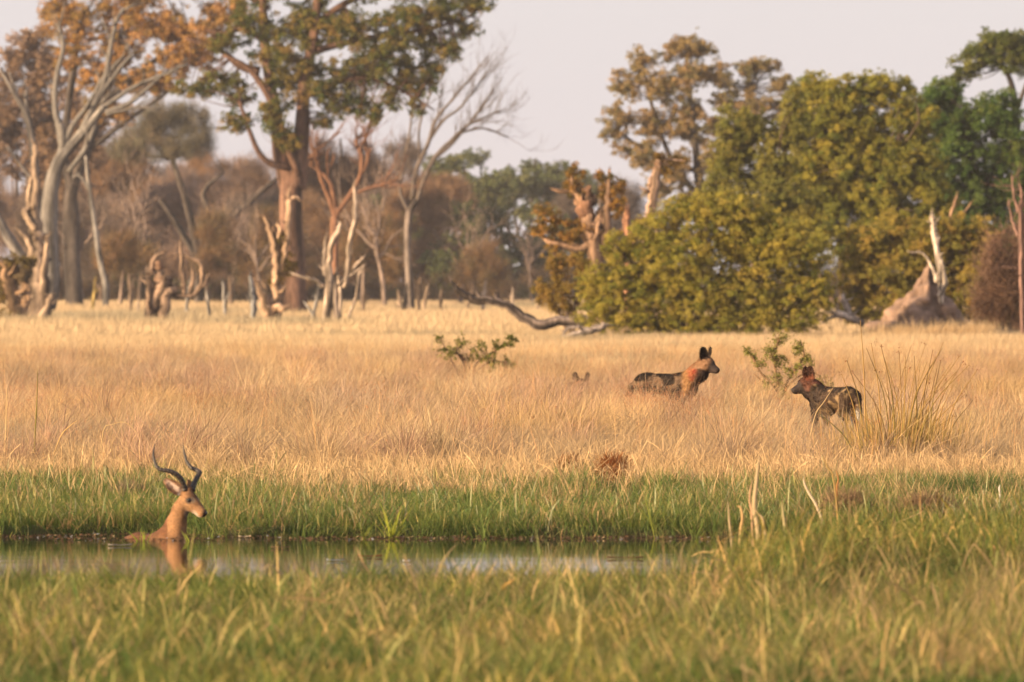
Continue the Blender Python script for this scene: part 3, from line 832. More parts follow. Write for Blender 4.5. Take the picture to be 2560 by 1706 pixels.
# bare trees standing in front of the hazy wood
for px, d, top, lean, where in [(300, 740, 470, .15, 'between the slender pale stem and the gnarled stump'), (375, 760, 430, -.1, 'right above the gnarled stump'), (575, 770, 470, .2, 'left of the forked orange snag'), (655, 720, 520, -.15, 'just left of the great tree foot'),
        (905, 740, 400, .1, 'between the twisted tree and the fan-shaped one'), (965, 700, 470, -.2, 'small, close to the left of the fan-shaped one'), (1150, 780, 520, .2, 'low, right of the fan-shaped one'), (1330, 800, 560, -.1, 'low, behind the end of the fallen branch'), (205, 720, 500, -.1, 'right of the dark rusty tree trunk')]:
    b_ = on_ground(px, d); s_ = F / d; h_ = Z(top, d) - b_[2]
    root = put('bare_tree', None, None, loc=b_)
    tag(root, 'thin leafless tree before the hazy wood, ' + where, 'tree', 'bare trees before the wood')
    m_ = MB(); c_ = np.array((.15, .12, .10)) * RNG.uniform(.7, 1.3) * np.array((1.1, 1, .95))
    pts = catmull([b_ - np.array((0, 0, .3)), b_ + np.array((lean * h_ * .15, 0, h_ * .25)), b_ + np.array((lean * h_ * .4, 0, h_ * .5))], 8)
    tube(m_, pts, np.linspace(.20, .12, 8), 7, c_, rough=.2, seed=px, colvar=.5)
    put('trunk', m_.mesh('trunk', b_, True), M_DEAD, root)
    for k in range(5):
        ml = MB()
        dr = np.array((RNG.normal(0, .55) + lean, RNG.normal(0, .4), 1.0)); dr /= np.linalg.norm(dr)
        grow(ml, pts[-1 - (k % 3)], dr, h_ * RNG.uniform(.3, .5), .10, 1, 4, c_, spread=.6, nchild=3, up=.05)
        put('branch', ml.mesh('branch', b_), M_DEAD, root)
tree('grey_green_tree', 'rounded grey-green tree in the left woodland with sky gaps beside it', 'tree', None, 480, 800,
     [[(500, 800, 12), (492, 640, 12), (470, 520, 9), (430, 400, 6)], [(500, 660, 14), (560, 560, 11), (640, 490, 7), (700, 440, 3)], [(497, 650, 11), (440, 560, 8), (400, 500, 5)], [(495, 640, 9), (520, 540, 8), (510, 480, 6), (560, 430, 3)]],
     [], [(420, 310, 62, 40), (360, 330, 56, 40), (470, 300, 52, 40), (330, 380, 60, 36), (440, 370, 70, 36), (390, 290, 50, 34), (500, 350, 40, 34)],
     (.6, .2), [(.20, .18, .115), (.23, .185, .12), (.16, .15, .10)], DARK, cover=1.3, sub=.3, sprig='twiggy')
# scrub mass along the wood's edge: one mass nobody could count
def make_scrub():
    mb = Sprays()
    for d in (850, 900, 960):
        s = F / d
        bl = []
        for px in range(-600, 3200, 46):
            b = on_ground(px, d); yb = HZ + (CAM_H - b[2]) * s
            h = RNG.uniform(25, 95)
            bl.append((px + RNG.uniform(-20, 20), yb - h * .5, RNG.uniform(30, 60), h * .6))
        blob_leaves(mb, bl, d, .8, .16, [(.11, .08, .06), (.16, .10, .06), (.07, .075, .04), (.19, .125, .07)], cover=.7, sub=.4, sprig='twiggy')
    o = mb.put('undergrowth', None)
    tag(o, 'tangled brown undergrowth along the foot of the woodland', 'undergrowth', None, 'stuff')
make_scrub()

# ------------------------------------------------------------------ dead wood standing on the plain
PALE = (.33, .255, .195); TAN = (.25, .18, .125); GRW = (.18, .165, .15)
r = deadwood('dead_snag', 'tall torch-shaped dead snag with knots and a sharp tip at the left edge', 'dead tree', None, 500, 85,
     [[(84, 815, 34), (88, 740, 30), (90, 690, 24), (92, 620, 20), (88, 560, 18), (86, 510, 16), (92, 470, 12), (86, 430, 9), (88, 375, 8), (86, 362, 5)],
      [(112, 800, 18, -.2), (110, 740, 20, -.2), (112, 660, 12, -.2), (118, 620, 8, -.2), (120, 590, 6, -.2)],
      [(90, 570, 12, -.3), (70, 545, 9, -.4), (62, 530, 8, -.4), (76, 520, 5, -.3)],
      [(80, 660, 10, -.2), (76, 610, 9, -.3), (62, 592, 6, -.3), (50, 580, 4, -.3)],
      [(78, 560, 9), (74, 510, 10), (76, 470, 8), (82, 440, 5)],
      [(100, 800, 13, -.5), (118, 770, 11, -.5), (128, 745, 9, -.5), (134, 738, 3, -.5)]],
     TAN, rough=.3, burrs=[(102, 690, 15, PALE), (98, 480, 9, BROWN), (112, 590, 8, TAN), (120, 648, 10, GRW), (72, 548, 10, PALE)])
r = deadwood('tree_stump', 'stout forked brown stump with a mossy burr at the far left', 'stump', None, 495, 35,
     [[(50, 815, 22), (38, 760, 20), (25, 700, 17), (18, 665, 15)], [(54, 805, 12), (62, 750, 10), (58, 705, 9), (42, 680, 6)], [(60, 790, 9), (70, 740, 9), (66, 700, 8)]],
     (.27, .17, .10), rough=.3, burrs=[(52, 690, 26, (.10, .07, .035)), (70, 670, 18, (.12, .08, .04)), (22, 662, 16, (.14, .09, .045))])
add_foliage(r, [(15, 660, 28, 20), (60, 665, 26, 26), (8, 730, 16, 60), (30, 790, 30, 30)], 495, (.22, .1), [(.16, .11, .03), (.11, .085, .028)], cover=.8, sub=.4)
r = deadwood('dead_snag', 'forked orange-brown snag with a hooked top and tufts of leaves, second from the white stems', 'dead tree', None, 455, 690,
     [[(678, 830, 26), (682, 790, 25), (688, 760, 22), (692, 700, 13), (690, 640, 12), (684, 590, 11), (675, 570, 9), (668, 556, 7), (662, 545, 4)],
      [(700, 680, 9), (712, 630, 8), (720, 580, 8), (724, 530, 9), (722, 510, 9), (730, 497, 6), (742, 494, 5), (750, 502, 3)],
      [(722, 505, 6), (720, 490, 5), (726, 470, 3)],
      [(672, 790, 17, -.3), (658, 745, 12, -.4), (648, 715, 8, -.4), (644, 705, 4, -.4)],
      [(690, 600, 6), (700, 576, 6), (694, 560, 4)],
      [(686, 770, 12, -.4), (700, 768, 10, -.6), (712, 772, 7, -.7)],
      [(700, 760, 6), (708, 735, 5), (710, 725, 3)]],
     (.30, .20, .13), rough=.24, burrs=[(694, 765, 15, (.14, .12, .11)), (682, 575, 10, (.25, .15, .09)), (668, 760, 13, TAN)])
add_foliage(r, [(706, 610, 16, 34), (716, 650, 14, 26), (700, 690, 10, 18), (726, 680, 18, 16), (680, 710, 10, 20)], 455, (.16, .08), [(.17, .11, .03), (.12, .09, .025)], cover=.7, sub=.4)
deadwood('dead_snag', 'group of pale straight dead stems with a long side arm, most slender of the snags', 'dead tree', None, 450, 830,
     [[(815, 835, 12), (820, 780, 12), (822, 700, 11), (824, 650, 9), (828, 610, 8), (842, 585, 7), (850, 565, 5), (848, 556, 2)],
      [(841, 835, 10), (838, 760, 9), (836, 700, 6), (840, 680, 3)],
      [(848, 830, 6), (850, 740, 5), (846, 690, 5)],
      [(814, 690, 6), (810, 660, 5), (812, 620, 4), (816, 590, 3)],
      [(860, 720, 6), (872, 650, 7), (874, 610, 7), (884, 560, 7), (888, 510, 6), (886, 468, 4)],
      [(808, 718, 6), (790, 702, 5), (762, 694, 4), (730, 684, 3)],
      [(845, 716, 6), (868, 696, 5), (890, 680, 4), (912, 664, 3)],
      [(880, 690, 4), (888, 665, 4), (908, 645, 3)],
      [(862, 812, 4), (880, 770, 4), (892, 735, 5), (896, 690, 4), (904, 678, 3)]],
     PALE, rough=.16, sides=9)
deadwood('dead_snag', 'short grey leaning stem beside the pale stems, low in the grass', 'dead tree', None, 452, 780,
     [[(776, 830, 8), (784, 790, 6), (792, 750, 5), (796, 715, 4)], [(790, 800, 5), (772, 770, 4), (760, 755, 2)]], GRW, rough=.2)
deadwood('dead_snag', 'grey slate-coloured post-like snag left of the forked orange snag', 'dead tree', None, 470, 632,
     [[(632, 820, 8), (634, 770, 9), (630, 720, 7), (626, 690, 4)], [(636, 750, 5), (644, 725, 4), (650, 712, 2)]], (.17, .165, .16), rough=.3)
r = deadwood('gnarled_stump', 'squat gnarled hollow stump with an arching grey loop branch', 'stump', None, 470, 390,
     [[(384, 825, 22), (388, 780, 22), (398, 730, 22), (404, 700, 20), (398, 680, 13)],
      [(404, 810, 14, -.3), (412, 770, 14, -.3), (420, 735, 14, -.2), (440, 725, 10)],
      [(372, 815, 10, -.3), (374, 760, 10, -.3), (372, 715, 9, -.2), (380, 660, 7), (392, 640, 6), (410, 630, 4)],
      [(430, 735, 9), (460, 740, 6), (486, 735, 6), (502, 710, 6), (506, 680, 6), (498, 655, 6), (478, 648, 5), (456, 636, 4), (430, 638, 4)],
      [(460, 735, 7), (458, 690, 6), (454, 640, 6), (452, 602, 4)],
      [(474, 735, 6), (482, 700, 6), (482, 668, 4)],
      [(486, 740, 5), (508, 715, 5), (520, 690, 4)]],
     (.17, .115, .08), rough=.24, burrs=[(402, 700, 20, (.20, .12, .08)), (418, 705, 18, (.13, .085, .06)), (396, 665, 14, (.24, .14, .09))])
for px, d, h, rr, col, where in [(565, 520, 95, 6, GRW, 'grey, tall, right of the gnarled stump'), (326, 620, 55, 5, TAN, 'orange, short, left of the gnarled stump'), (525, 500, 80, 5, GRW, 'grey, just right of the gnarled stump loop'), (345, 610, 40, 4, PALE, 'pale, shortest, touching the gnarled stump on the left'),
        (465, 600, 100, 5, GRW, 'grey, seen through the gnarled stump loop'), (1060, 640, 70, 6, TAN, 'tan, right of the fan-shaped tree trunk'), (1206, 640, 78, 6, PALE, 'pale, tallest above the fallen branch'), (1282, 660, 58, 5, PALE, 'pale, above the bend of the fallen branch'),
        (1046, 620, 95, 6, BROWN, 'dark brown, touching the fan-shaped tree trunk'), (1100, 640, 60, 5, BROWN, 'dark brown, by the tip of the fallen branch'), (1010, 620, 70, 9, DARK, 'blackish and stout, left of the fan-shaped trunk'), (910, 560, 80, 5, BROWN, 'brown, right of the pale dead stems'),
        (1345, 640, 70, 5, TAN, 'tan, left of the straggly bush'), (1000, 640, 50, 5, TAN, 'tan, short, behind the blackish stout one'), (232, 640, 90, 5, (.25, .18, .06), 'yellowish, left of the slender pale stem'), (1420, 640, 60, 5, PALE, 'pale, behind the straggly bush'), (1170, 650, 48, 4, TAN, 'tan, low, above the tip of the fallen branch')]:
    b = on_ground(px, d); yb = HZ + (CAM_H - b[2]) * F / d
    k = RNG.uniform(-.15, .15) * h
    deadwood('small_snag', 'small broken far snag, ' + where, 'dead tree', 'small snags along the wood edge', d, px,
             [[(px, yb, rr), (px + k * .3, yb - h * .5, rr * .85), (px + k, yb - h, rr * .5)], [(px + k * .3, yb - h * .5, rr * .5), (px + k * .3 + RNG.choice([-1, 1]) * h * .12, yb - h * .72, rr * .3)]], col, rough=.25, sides=7)

# gnarled old tree left of the round bush
r = deadwood('gnarled_tree', 'gnarled half-dead tree with burrs and orange-brown leaves left of the round bush', 'tree', None, 345, 1500,
     [[(1505, 850, 17), (1500, 760, 17), (1494, 680, 18), (1486, 620, 20), (1478, 590, 22), (1470, 540, 18), (1452, 500, 12), (1430, 470, 8)],
      [(1512, 650, 14), (1516, 560, 15), (1520, 500, 11), (1522, 460, 7), (1524, 425, 4)],
      [(1482, 615, 14), (1440, 622, 11), (1400, 612, 10), (1368, 602, 9), (1356, 590, 5)],
      [(1385, 612, 7), (1384, 632, 5), (1388, 645, 3)],
      [(1450, 500, 8), (1432, 480, 7), (1400, 478, 5), (1378, 472, 2)],
      [(1440, 490, 7), (1430, 450, 5), (1436, 415, 3)],
      [(1490, 560, 10), (1510, 530, 8), (1540, 520, 6)],
      [(1488, 600, 6, -.5), (1496, 560, 6, -.6), (1500, 545, 5, -.6)]],
     (.20, .125, .08), rough=.35, burrs=[(1462, 520, 26, (.26, .14, .085)), (1478, 500, 18, (.12, .075, .05)), (1450, 505, 18, (.30, .17, .10)), (1484, 572, 20, (.16, .10, .07)), (1490, 615, 18, (.20, .16, .13)), (1470, 480, 16, (.22, .12, .07)), (1500, 530, 15, (.10, .065, .045))])
add_foliage(r, [(1440, 430, 26, 20), (1430, 470, 30, 22), (1362, 530, 34, 18), (1390, 560, 46, 22), (1420, 590, 50, 20), (1350, 575, 22, 22), (1460, 570, 32, 18), (1516, 470, 20, 40), (1545, 480, 18, 34), (1540, 520, 22, 26), (1380, 620, 20, 12), (1500, 440, 14, 16), (1400, 655, 26, 22)], 345,
            (.11, .06), [(.30, .17, .04), (.22, .14, .036), (.35, .19, .05), (.13, .10, .03)], cover=.8, sub=.26)
r = deadwood('broken_tree', 'broken twisted trunk with a leafy top rising behind the round bush', 'dead tree', None, 360, 1640,
     [[(1622, 850, 14), (1622, 700, 14), (1620, 600, 15), (1624, 560, 15), (1630, 510, 12), (1640, 470, 12), (1642, 440, 12), (1646, 415, 7), (1650, 395, 6), (1664, 388, 3)],
      [(1634, 500, 6), (1624, 470, 6), (1628, 446, 5), (1640, 438, 4)],
      [(1650, 410, 5), (1672, 410, 4), (1698, 412, 2)],
      [(1648, 398, 5), (1680, 400, 4), (1715, 402, 2)],
      [(1616, 610, 5), (1640, 582, 4), (1648, 576, 2)]],
     (.27, .18, .125), rough=.3, burrs=[(1648, 410, 11, (.22, .13, .08)), (1644, 425, 12, (.2, .12, .075))])
add_foliage(r, [(1685, 408, 30, 8), (1700, 398, 22, 8), (1606, 560, 12, 26), (1660, 425, 14, 10), (1650, 392, 16, 8)], 360, (.11, .055), [(.21, .13, .03), (.15, .10, .03)], cover=.9, sub=.4)
deadwood('burnt_post', 'short reddish burnt post between the gnarled tree and the broken trunk', 'stump', None, 358, 1570,
     [[(1568, 850, 8), (1570, 640, 8), (1566, 560, 9), (1568, 530, 7)], [(1580, 640, 5), (1588, 590, 5), (1590, 565, 2)]], (.28, .14, .08), rough=.3)
deadwood('fallen_branch', 'long dark curved fallen branch reaching left out of the bushes over the grass', 'branch', None, 325, 1345,
     [[(1490, 798, 13), (1440, 800, 13), (1390, 803, 14), (1345, 812, 16), (1300, 788, 13), (1262, 760, 12), (1220, 752, 11), (1180, 748, 10), (1150, 728, 8), (1128, 702, 4)],
      [(1240, 752, 7), (1238, 738, 5), (1242, 730, 3)], [(1205, 748, 5), (1194, 736, 4), (1190, 722, 2)]],
     (.13, .10, .085), rough=.22, sink=False)
deadwood('fallen_log', 'pale grey weathered log lying in the grass below the curved branch', 'log', None, 318, 1440,
     [[(1390, 852, 9), (1430, 842, 11), (1460, 832, 11), (1500, 818, 10), (1512, 812, 6)], [(1402, 846, 5), (1420, 822, 5), (1450, 818, 4)]], (.22, .18, .155), rough=.28, sink=False)
deadwood('driftwood', 'bleached white forked driftwood lying at the foot of the golden bush', 'driftwood', None, 325, 2115,
     [[(2160, 812, 9), (2130, 795, 12), (2100, 784, 10), (2072, 776, 8), (2064, 772, 5)], [(2122, 792, 9), (2116, 768, 8), (2108, 745, 6), (2108, 735, 2)], [(2100, 788, 7), (2072, 796, 5), (2056, 808, 3)]],
     (.38, .31, .26), rough=.3, sink=False)
deadwood('red_snag', 'slim reddish dead trunk at the right edge of the picture', 'dead tree', None, 320, 2550,
     [[(2556, 860, 6), (2556, 760, 6), (2553, 620, 7), (2551, 540, 8), (2555, 490, 5), (2549, 460, 3)], [(2548, 590, 6), (2530, 550, 4), (2522, 500, 2)], [(2546, 530, 5), (2534, 480, 3), (2530, 440, 2)]], (.16, .095, .075), rough=.25, twigs=5)
deadwood('bare_sapling', 'thin crooked orange sapling behind the mound, in front of the green tree', 'dead tree', None, 360, 2390,
     [[(2400, 850, 4), (2395, 700, 4), (2378, 620, 4), (2376, 545, 4), (2386, 510, 4), (2392, 490, 3)], [(2376, 545, 3), (2410, 530, 2), (2430, 505, 2)]], (.28, .17, .10), rough=.2)
deadwood('dry_stick', 'grey forked stick standing in the undergrowth right of the mound', 'stick', None, 395, 2432,
     [[(2428, 842, 5), (2400, 760, 5), (2380, 755, 3)], [(2412, 800, 3), (2420, 775, 3)]], GRW, rough=.2)

# ------------------------------------------------------------------ termite mound
def make_mound():
    d0 = 329.0
    s = F / d0
    base = on_ground(2318, d0)
    n_t, n_r = 72, 44
    mb = MB()
    prof_l = [(0, 1.0), (.10, .93), (.18, .78), (.30, .64), (.48, .47), (.70, .25), (.88, .10), (1.0, 0.0)]
    H = (850 - 642) / s
    V = []
    for ir in range(n_r):
        t = ir / (n_r - 1)
        for it in range(n_t):
            a = 2 * math.pi * it / n_t
            cx = math.cos(a)
            R = (166 if cx < 0 else 122) / s
            R = R * (1 + .10 * math.sin(3 * a + 1) + .06 * math.sin(7 * a))
            h = np.interp(t, [p[0] for p in prof_l], [p[1] for p in prof_l])
            V.append((R * t * cx + .10 * (1 - t), R * .95 * t * math.sin(a), h * H))
    V = np.array(V)
    nz = noise3(V * 1.5 + 9) - .5
    nz2 = noise3(V * 4.2 + 3) - .5
    nz3 = noise3(V * np.array((6, 6, 1.4)) + 41) - .5
    rad = np.stack([V[:, 0], V[:, 1], 0 * V[:, 0]], 1)
    rn = rad / (np.linalg.norm(rad, axis=1)[:, None] + .15)
    V = V + rn * (nz * .6 + nz2 * .34 + nz3 * .36)[:, None]
    V[:, 2] += nz * .25 + nz2 * .12
    i = np.arange(n_r - 1)[:, None] * n_t; j = np.arange(n_t)[None]; jn = (j + 1) % n_t
    q = np.stack([i + j, i + jn, i + n_t + jn, i + n_t + j], 2).reshape(-1, 4)
    c = np.array((.20, .13, .092))[None] * (1 + .7 * nz2 + .5 * nz + .5 * nz3)[:, None]
    mb.add(V, q, None, c)
    m = mb.mesh('mound', smooth_sh=True)
    o = put('termite_mound', m, M_EARTH, loc=(base[0], d0, base[2] - .15))
    tag(o, 'tall pinkish-brown termite mound with a pointed top right of the golden bush', 'termite mound')
make_mound()
deadwood('dead_sapling', 'bleached upright dead stem with a knobbed top standing out of the termite mound', 'dead tree', None, 328.0, 2352,
     [[(2354, 760, 8), (2352, 725, 8), (2350, 690, 8), (2346, 650, 7), (2340, 610, 7), (2334, 585, 9), (2334, 565, 8), (2331, 548, 7), (2330, 536, 4)],
      [(2352, 740, 10), (2362, 700, 8), (2352, 650, 6)],
      [(2340, 612, 6), (2346, 598, 5), (2347, 590, 2)],
      [(2345, 705, 7), (2332, 672, 5), (2318, 645, 4), (2300, 630, 4), (2284, 632, 3), (2274, 630, 3)]],
     (.40, .325, .255), rough=.2, sink=False, burrs=[(2332, 548, 9, (.45, .36, .28))])

# ------------------------------------------------------------------ haze
def make_haze():
    m, N, L = new_mat('haze')
    o = N.new('ShaderNodeOutputMaterial')
    v = N.new('ShaderNodeVolumePrincipled')
    v.inputs['Color'].default_value = (.93, .90, .95, 1)
    v.inputs['Density'].default_value = HAZE
    v.inputs['Density Attribute'].default_value = ''
    v.inputs['Anisotropy'].default_value = .1
    L.new(v.outputs[0], o.inputs['Volume'])
    m.cycles.homogeneous_volume = True
    mb = MB()
    x0, x1, y0, y1, z0, z1 = -1600, 1600, -100, 3100, -2.2, 46
    vv = [(x, y, z) for z in (z0, z1) for y in (y0, y1) for x in (x0, x1)]
    mb.add(vv, [(0, 2, 3, 1), (4, 5, 7, 6), (0, 1, 5, 4), (2, 6, 7, 3), (0, 4, 6, 2), (1, 3, 7, 5)])
    tag(put('haze', mb.mesh('haze'), m), kind='stuff')
HAZE = .00008
make_haze()
# ------------------------------------------------------------------ grass
PROTO = []
def blade(mb, p0, h, w, lean, ang, curl, col0, col1, seg=3, kink=None, yaw=None):
    """one ribbon blade: base p0, length h, width w, lean (rad) towards azimuth ang, curl adds bend"""
    t = np.linspace(0, 1, seg + 1)
    th = lean + curl * t ** 1.3
    if kink is not None:
        th = th + np.where(t > kink[0], kink[1], 0)
    dl = h / seg
    r = np.concatenate([[0], np.cumsum(np.sin(th[:-1]) * dl)])
    z = np.concatenate([[0], np.cumsum(np.cos(th[:-1]) * dl)])
    c = np.stack([p0[0] + r * math.cos(ang), p0[1] + r * math.sin(ang), p0[2] + z], 1)
    ya = RNG.uniform(0, math.pi) if yaw is None else yaw
    s = np.array((math.cos(ya), math.sin(ya), 0))
    ww = w * .5 * np.array([.8] + [1.0] * (seg - 1) + [.12])
    if seg >= 3: ww[-2] *= .75
    v = np.concatenate([c - s * ww[:, None], c + s * ww[:, None]])
    n = seg + 1
    i = np.arange(seg)
    q = np.stack([i, i + n, i + n + 1, i + 1], 1)
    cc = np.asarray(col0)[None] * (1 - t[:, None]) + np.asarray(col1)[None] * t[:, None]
    mb.add(v, q, None, np.concatenate([cc, cc]))
    return c

def proto(name, fn):
    mb = MB(); fn(mb)
    me = mb.mesh(name); me.materials.append(M_GRASS)
    o = bpy.data.objects.new(name, me)
    PROTO.append(o)
    return o
U = RNG.uniform
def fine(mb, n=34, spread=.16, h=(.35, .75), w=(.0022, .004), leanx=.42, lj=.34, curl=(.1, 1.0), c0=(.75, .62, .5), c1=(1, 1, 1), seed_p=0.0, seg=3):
    for _ in range(n):
        ang = RNG.normal(0, .7) if RNG.random() < .65 else U(0, 6.28)
        hh = U(*h)
        k = U(.75, 1.2)
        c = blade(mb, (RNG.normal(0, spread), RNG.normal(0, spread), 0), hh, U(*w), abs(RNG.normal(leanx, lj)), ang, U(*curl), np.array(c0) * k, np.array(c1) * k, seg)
        if RNG.random() < seed_p:
            tip = c[-1]
            m = 7
            pos = tip + RNG.normal(size=(m, 3)) * np.array((.012, .012, .03))
            leaf_quads(mb, pos, .022, .008, np.array((.85, .55, .42)) * U(.7, 1.1))
def fallen(mb, n=42):
    for _ in range(n):
        ang = RNG.normal(.15, .55); k = U(.7, 1.25)
        blade(mb, (RNG.normal(0, .2), RNG.normal(0, .2), 0), U(.45, .85), U(.0025, .0045), U(.3, .8), ang, U(.6, 1.3), np.array((.8, .75, .68)) * k, np.array((1, 1, 1.02)) * k, 4)
def straw(mb, n=15):
    for _ in range(n):
        k = U(.85, 1.35); ang = U(0, 6.28)
        kk = (U(.3, .7), U(.6, 1.9)) if RNG.random() < .45 else None
        blade(mb, (RNG.normal(0, .15), RNG.normal(0, .15), 0), U(.14, .45), U(.0028, .0075), abs(RNG.normal(.65, .5)), ang, U(-.1, .8), np.array((.9, .75, .58)) * k, np.array((1.05, 1.0, .92)) * k, 4, kk)
    for _ in range(n):
        k = U(.6, 1.0)
        blade(mb, (RNG.normal(0, .18), RNG.normal(0, .18), 0), U(.15, .4), U(.002, .004), U(.2, 1.2), U(0, 6.28), U(0, 1), np.array((.8, .65, .5)) * k, np.array((1, .95, .85)) * k, 3)
def greenb(mb, n=36, h=(.12, .34), w=(.003, .0075), sp=.13, dry=.1):
    for _ in range(n):
        k = U(.65, 1.3)
        c1 = np.array((1.0, 1.0, 1.0)) * k; c0 = np.array((.75, .8, .75)) * k
        if RNG.random() < dry:
            c0 = np.array((3.2, 2.0, 2.4)) * k; c1 = np.array((4.2, 2.7, 3.4)) * k
        elif RNG.random() < .25:
            c1 = np.array((1.7, 1.25, .9)) * k
        blade(mb, (RNG.normal(0, sp), RNG.normal(0, sp), 0), U(*h), U(*w), abs(RNG.normal(.2, .38)), U(0, 6.28), U(.1, 1.3), c0, c1, 4)
def coarse(mb, n=22):
    for _ in range(n):
        k = U(.8, 1.2)
        blade(mb, (RNG.normal(0, .3), RNG.normal(0, .3), 0), U(.4, .85), U(.010, .02), abs(RNG.normal(.25, .22)), RNG.normal(0, 1.0), U(.1, .6), np.array((.8, .68, .55)) * k, np.array((1, 1, 1)) * k, 3)
def vcoarse(mb, n=26):
    for _ in range(n):
        k = U(.8, 1.2)
        blade(mb, (RNG.normal(0, .7), RNG.normal(0, .7), 0), U(.5, 1.0), U(.03, .05), abs(RNG.normal(.2, .2)), RNG.normal(0, 1.2), U(.1, .6), np.array((.8, .7, .6)) * k, np.array((1, 1, 1)) * k, 2)
KIND = {}
def kinds(key, fn, m, **kw):
    KIND[key] = []
    for k in range(m):
        KIND[key].append(len(PROTO))
        proto('%s_tuft_%d' % (key, k), lambda mb: fn(mb, **kw))
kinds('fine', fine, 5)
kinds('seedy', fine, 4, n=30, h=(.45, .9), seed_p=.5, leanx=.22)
kinds('fallen', fallen, 4)
kinds('straw', straw, 6)
kinds('green', greenb, 6)
kinds('greenlow', greenb, 4, n=44, h=(.06, .18), w=(.003, .006), dry=.06)
kinds('front', greenb, 6, n=40, h=(.12, .36), w=(.003, .007), sp=.12, dry=.1)
def tussock(mb, n=150):
    for _ in range(n):
        a = U(0, 6.28); rr = abs(RNG.normal(0, .10)); k = U(.65, 1.25)
        ang = a if RNG.random() < .55 else RNG.normal(.1, .8)
        blade(mb, (math.cos(a) * rr, math.sin(a) * rr, 0), U(.35, .85), U(.0025, .006), abs(RNG.normal(.35, .25)), ang, U(.3, 1.7), np.array((.75, .66, .55)) * k, np.array((1, 1, 1)) * k, 4, (U(.4, .8), U(.5, 1.6)) if RNG.random() < .18 else None)
kinds('tussock', tussock, 6)
def broad(mb, n=7):
    for _ in range(n):
        k = U(.7, 1.3)
        c1 = np.array((1, 1, 1)) * k if RNG.random() < .8 else np.array((3.6, 2.4, 3.4)) * k
        blade(mb, (RNG.normal(0, .08), RNG.normal(0, .08), 0), U(.2, .5), U(.007, .014), abs(RNG.normal(.3, .35)), U(0, 6.28), U(.2, 1.6), c1 * .85, c1, 5, (U(.4, .8), U(.5, 1.5)) if RNG.random() < .3 else None)
kinds('broad', broad, 6)
def pale(mb, n=5):
    for _ in range(n):
        k = U(.6, 1.05)
        blade(mb, (RNG.normal(0, .1), RNG.normal(0, .1), 0), U(.2, .5), U(.005, .012), abs(RNG.normal(.4, .4)), U(0, 6.28), U(.0, 1.2), np.array((.8, .7, .6)) * k, np.array((1, 1, 1)) * k, 5, (U(.4, .8), U(.5, 1.5)) if RNG.random() < .35 else None)
kinds('pale', pale, 6)
kinds('coarse', coarse, 4)
kinds('vcoarse', vcoarse, 4)
kinds('stem', fine, 4, n=5, spread=.2, h=(.7, 1.15), w=(.003, .0045), leanx=.2, lj=.2, curl=(.0, .5), seed_p=.75, c0=(.9, .7, .5), c1=(1.05, .9, .75))
PCOL = bpy.data.collections.new('grass_tufts')
order = sorted(range(len(PROTO)), key=lambda i: PROTO[i].name)
rank = {i: k for k, i in enumerate(order)}       # Collection Info hands children over in name order
for i, o in enumerate(PROTO):
    o.name = 'tuft_%03d' % i
    PCOL.objects.link(o)
rank = {i: i for i in range(len(PROTO))}

GNODES = instancer('scatter_tufts', PCOL)

def sample(n, d0, d1, k=.165, m=1.6, power=1.0):
    """points spread evenly per square metre over the strip the lens can see (with a margin)"""
    u = RNG.random(n)
    w = lambda d: k * .5 * d * d + m * d
    t = w(d0) + u * (w(d1) - w(d0))
    d = (-m + np.sqrt(m * m + 2 * k * t)) / k
    hw = .5 * (k * d + m) * 1.0 + .6
    x = RNG.uniform(-1, 1, n) * hw
    return x, d
THIN = [(X(1438, 142), 128, 146, .3, .35), (X(1532, 82), 72, 84.5, .24, .06), (X(1420, 84), 78.5, 85.5, .13, .2), (X(2078, 101), 90, 108, .42, .22), (X(1175, 180), 160, 189, .75, .12), (X(1945, 134), 118, 145, .5, .12), (X(1690, 117), 116, 121, .2, .3)]
class Field:
    def __init__(s):
        s.x = []; s.d = []; s.v = []; s.r = []; s.s = []; s.t = []
    def add(s, x, d, kind, scale, tint, yaw=.6, tilt=.08, sz=None):
        scale = np.broadcast_to(np.asarray(scale, float), (len(x),)); tint = np.broadcast_to(tint, (len(x), 3))
        if sz is not None: sz = np.broadcast_to(np.asarray(sz, float), (len(x),))
        ok = np.ones(len(x), bool)
        for (cx, c0, c1, hw, keep) in THIN:         # trampled places where the grass is thin
            ok &= ~((np.abs(x - cx) < hw) & (d > c0) & (d < c1) & (RNG.random(len(x)) > keep))
        x, d, scale, tint = x[ok], d[ok], scale[ok], tint[ok]
        if sz is not None: sz = sz[ok]
        n = len(x)
        if n == 0: return
        ids = np.array(KIND[kind])
        s.x.append(x); s.d.append(d); s.v.append(ids[RNG.integers(0, len(ids), n)])
        s.r.append(np.stack([RNG.normal(0, tilt, n), RNG.normal(0, tilt, n), RNG.normal(0, yaw, n) if yaw < 2 else RNG.uniform(0, 6.28, n)], 1))
        sc = np.broadcast_to(np.asarray(scale, float), (n,)) * RNG.uniform(.75, 1.25, n)
        szz = sc * (np.broadcast_to(np.asarray(sz, float), (n,)) if sz is not None else 1) * RNG.uniform(.85, 1.15, n)
        s.s.append(np.stack([sc, sc, szz], 1))
        s.t.append(np.broadcast_to(tint, (n, 3)) * RNG.uniform(.82, 1.18, (n, 1)))
    def build(s, name, label, drop=.02):
        x = np.concatenate(s.x); d = np.concatenate(s.d)
        z = ground(x, d) - drop
        o = point_object(name, np.stack([x, d, z], 1), np.concatenate(s.v), np.concatenate(s.r), np.concatenate(s.s), np.concatenate(s.t), GNODES)
        tag(o, label, 'grass', None, 'stuff')
        return o

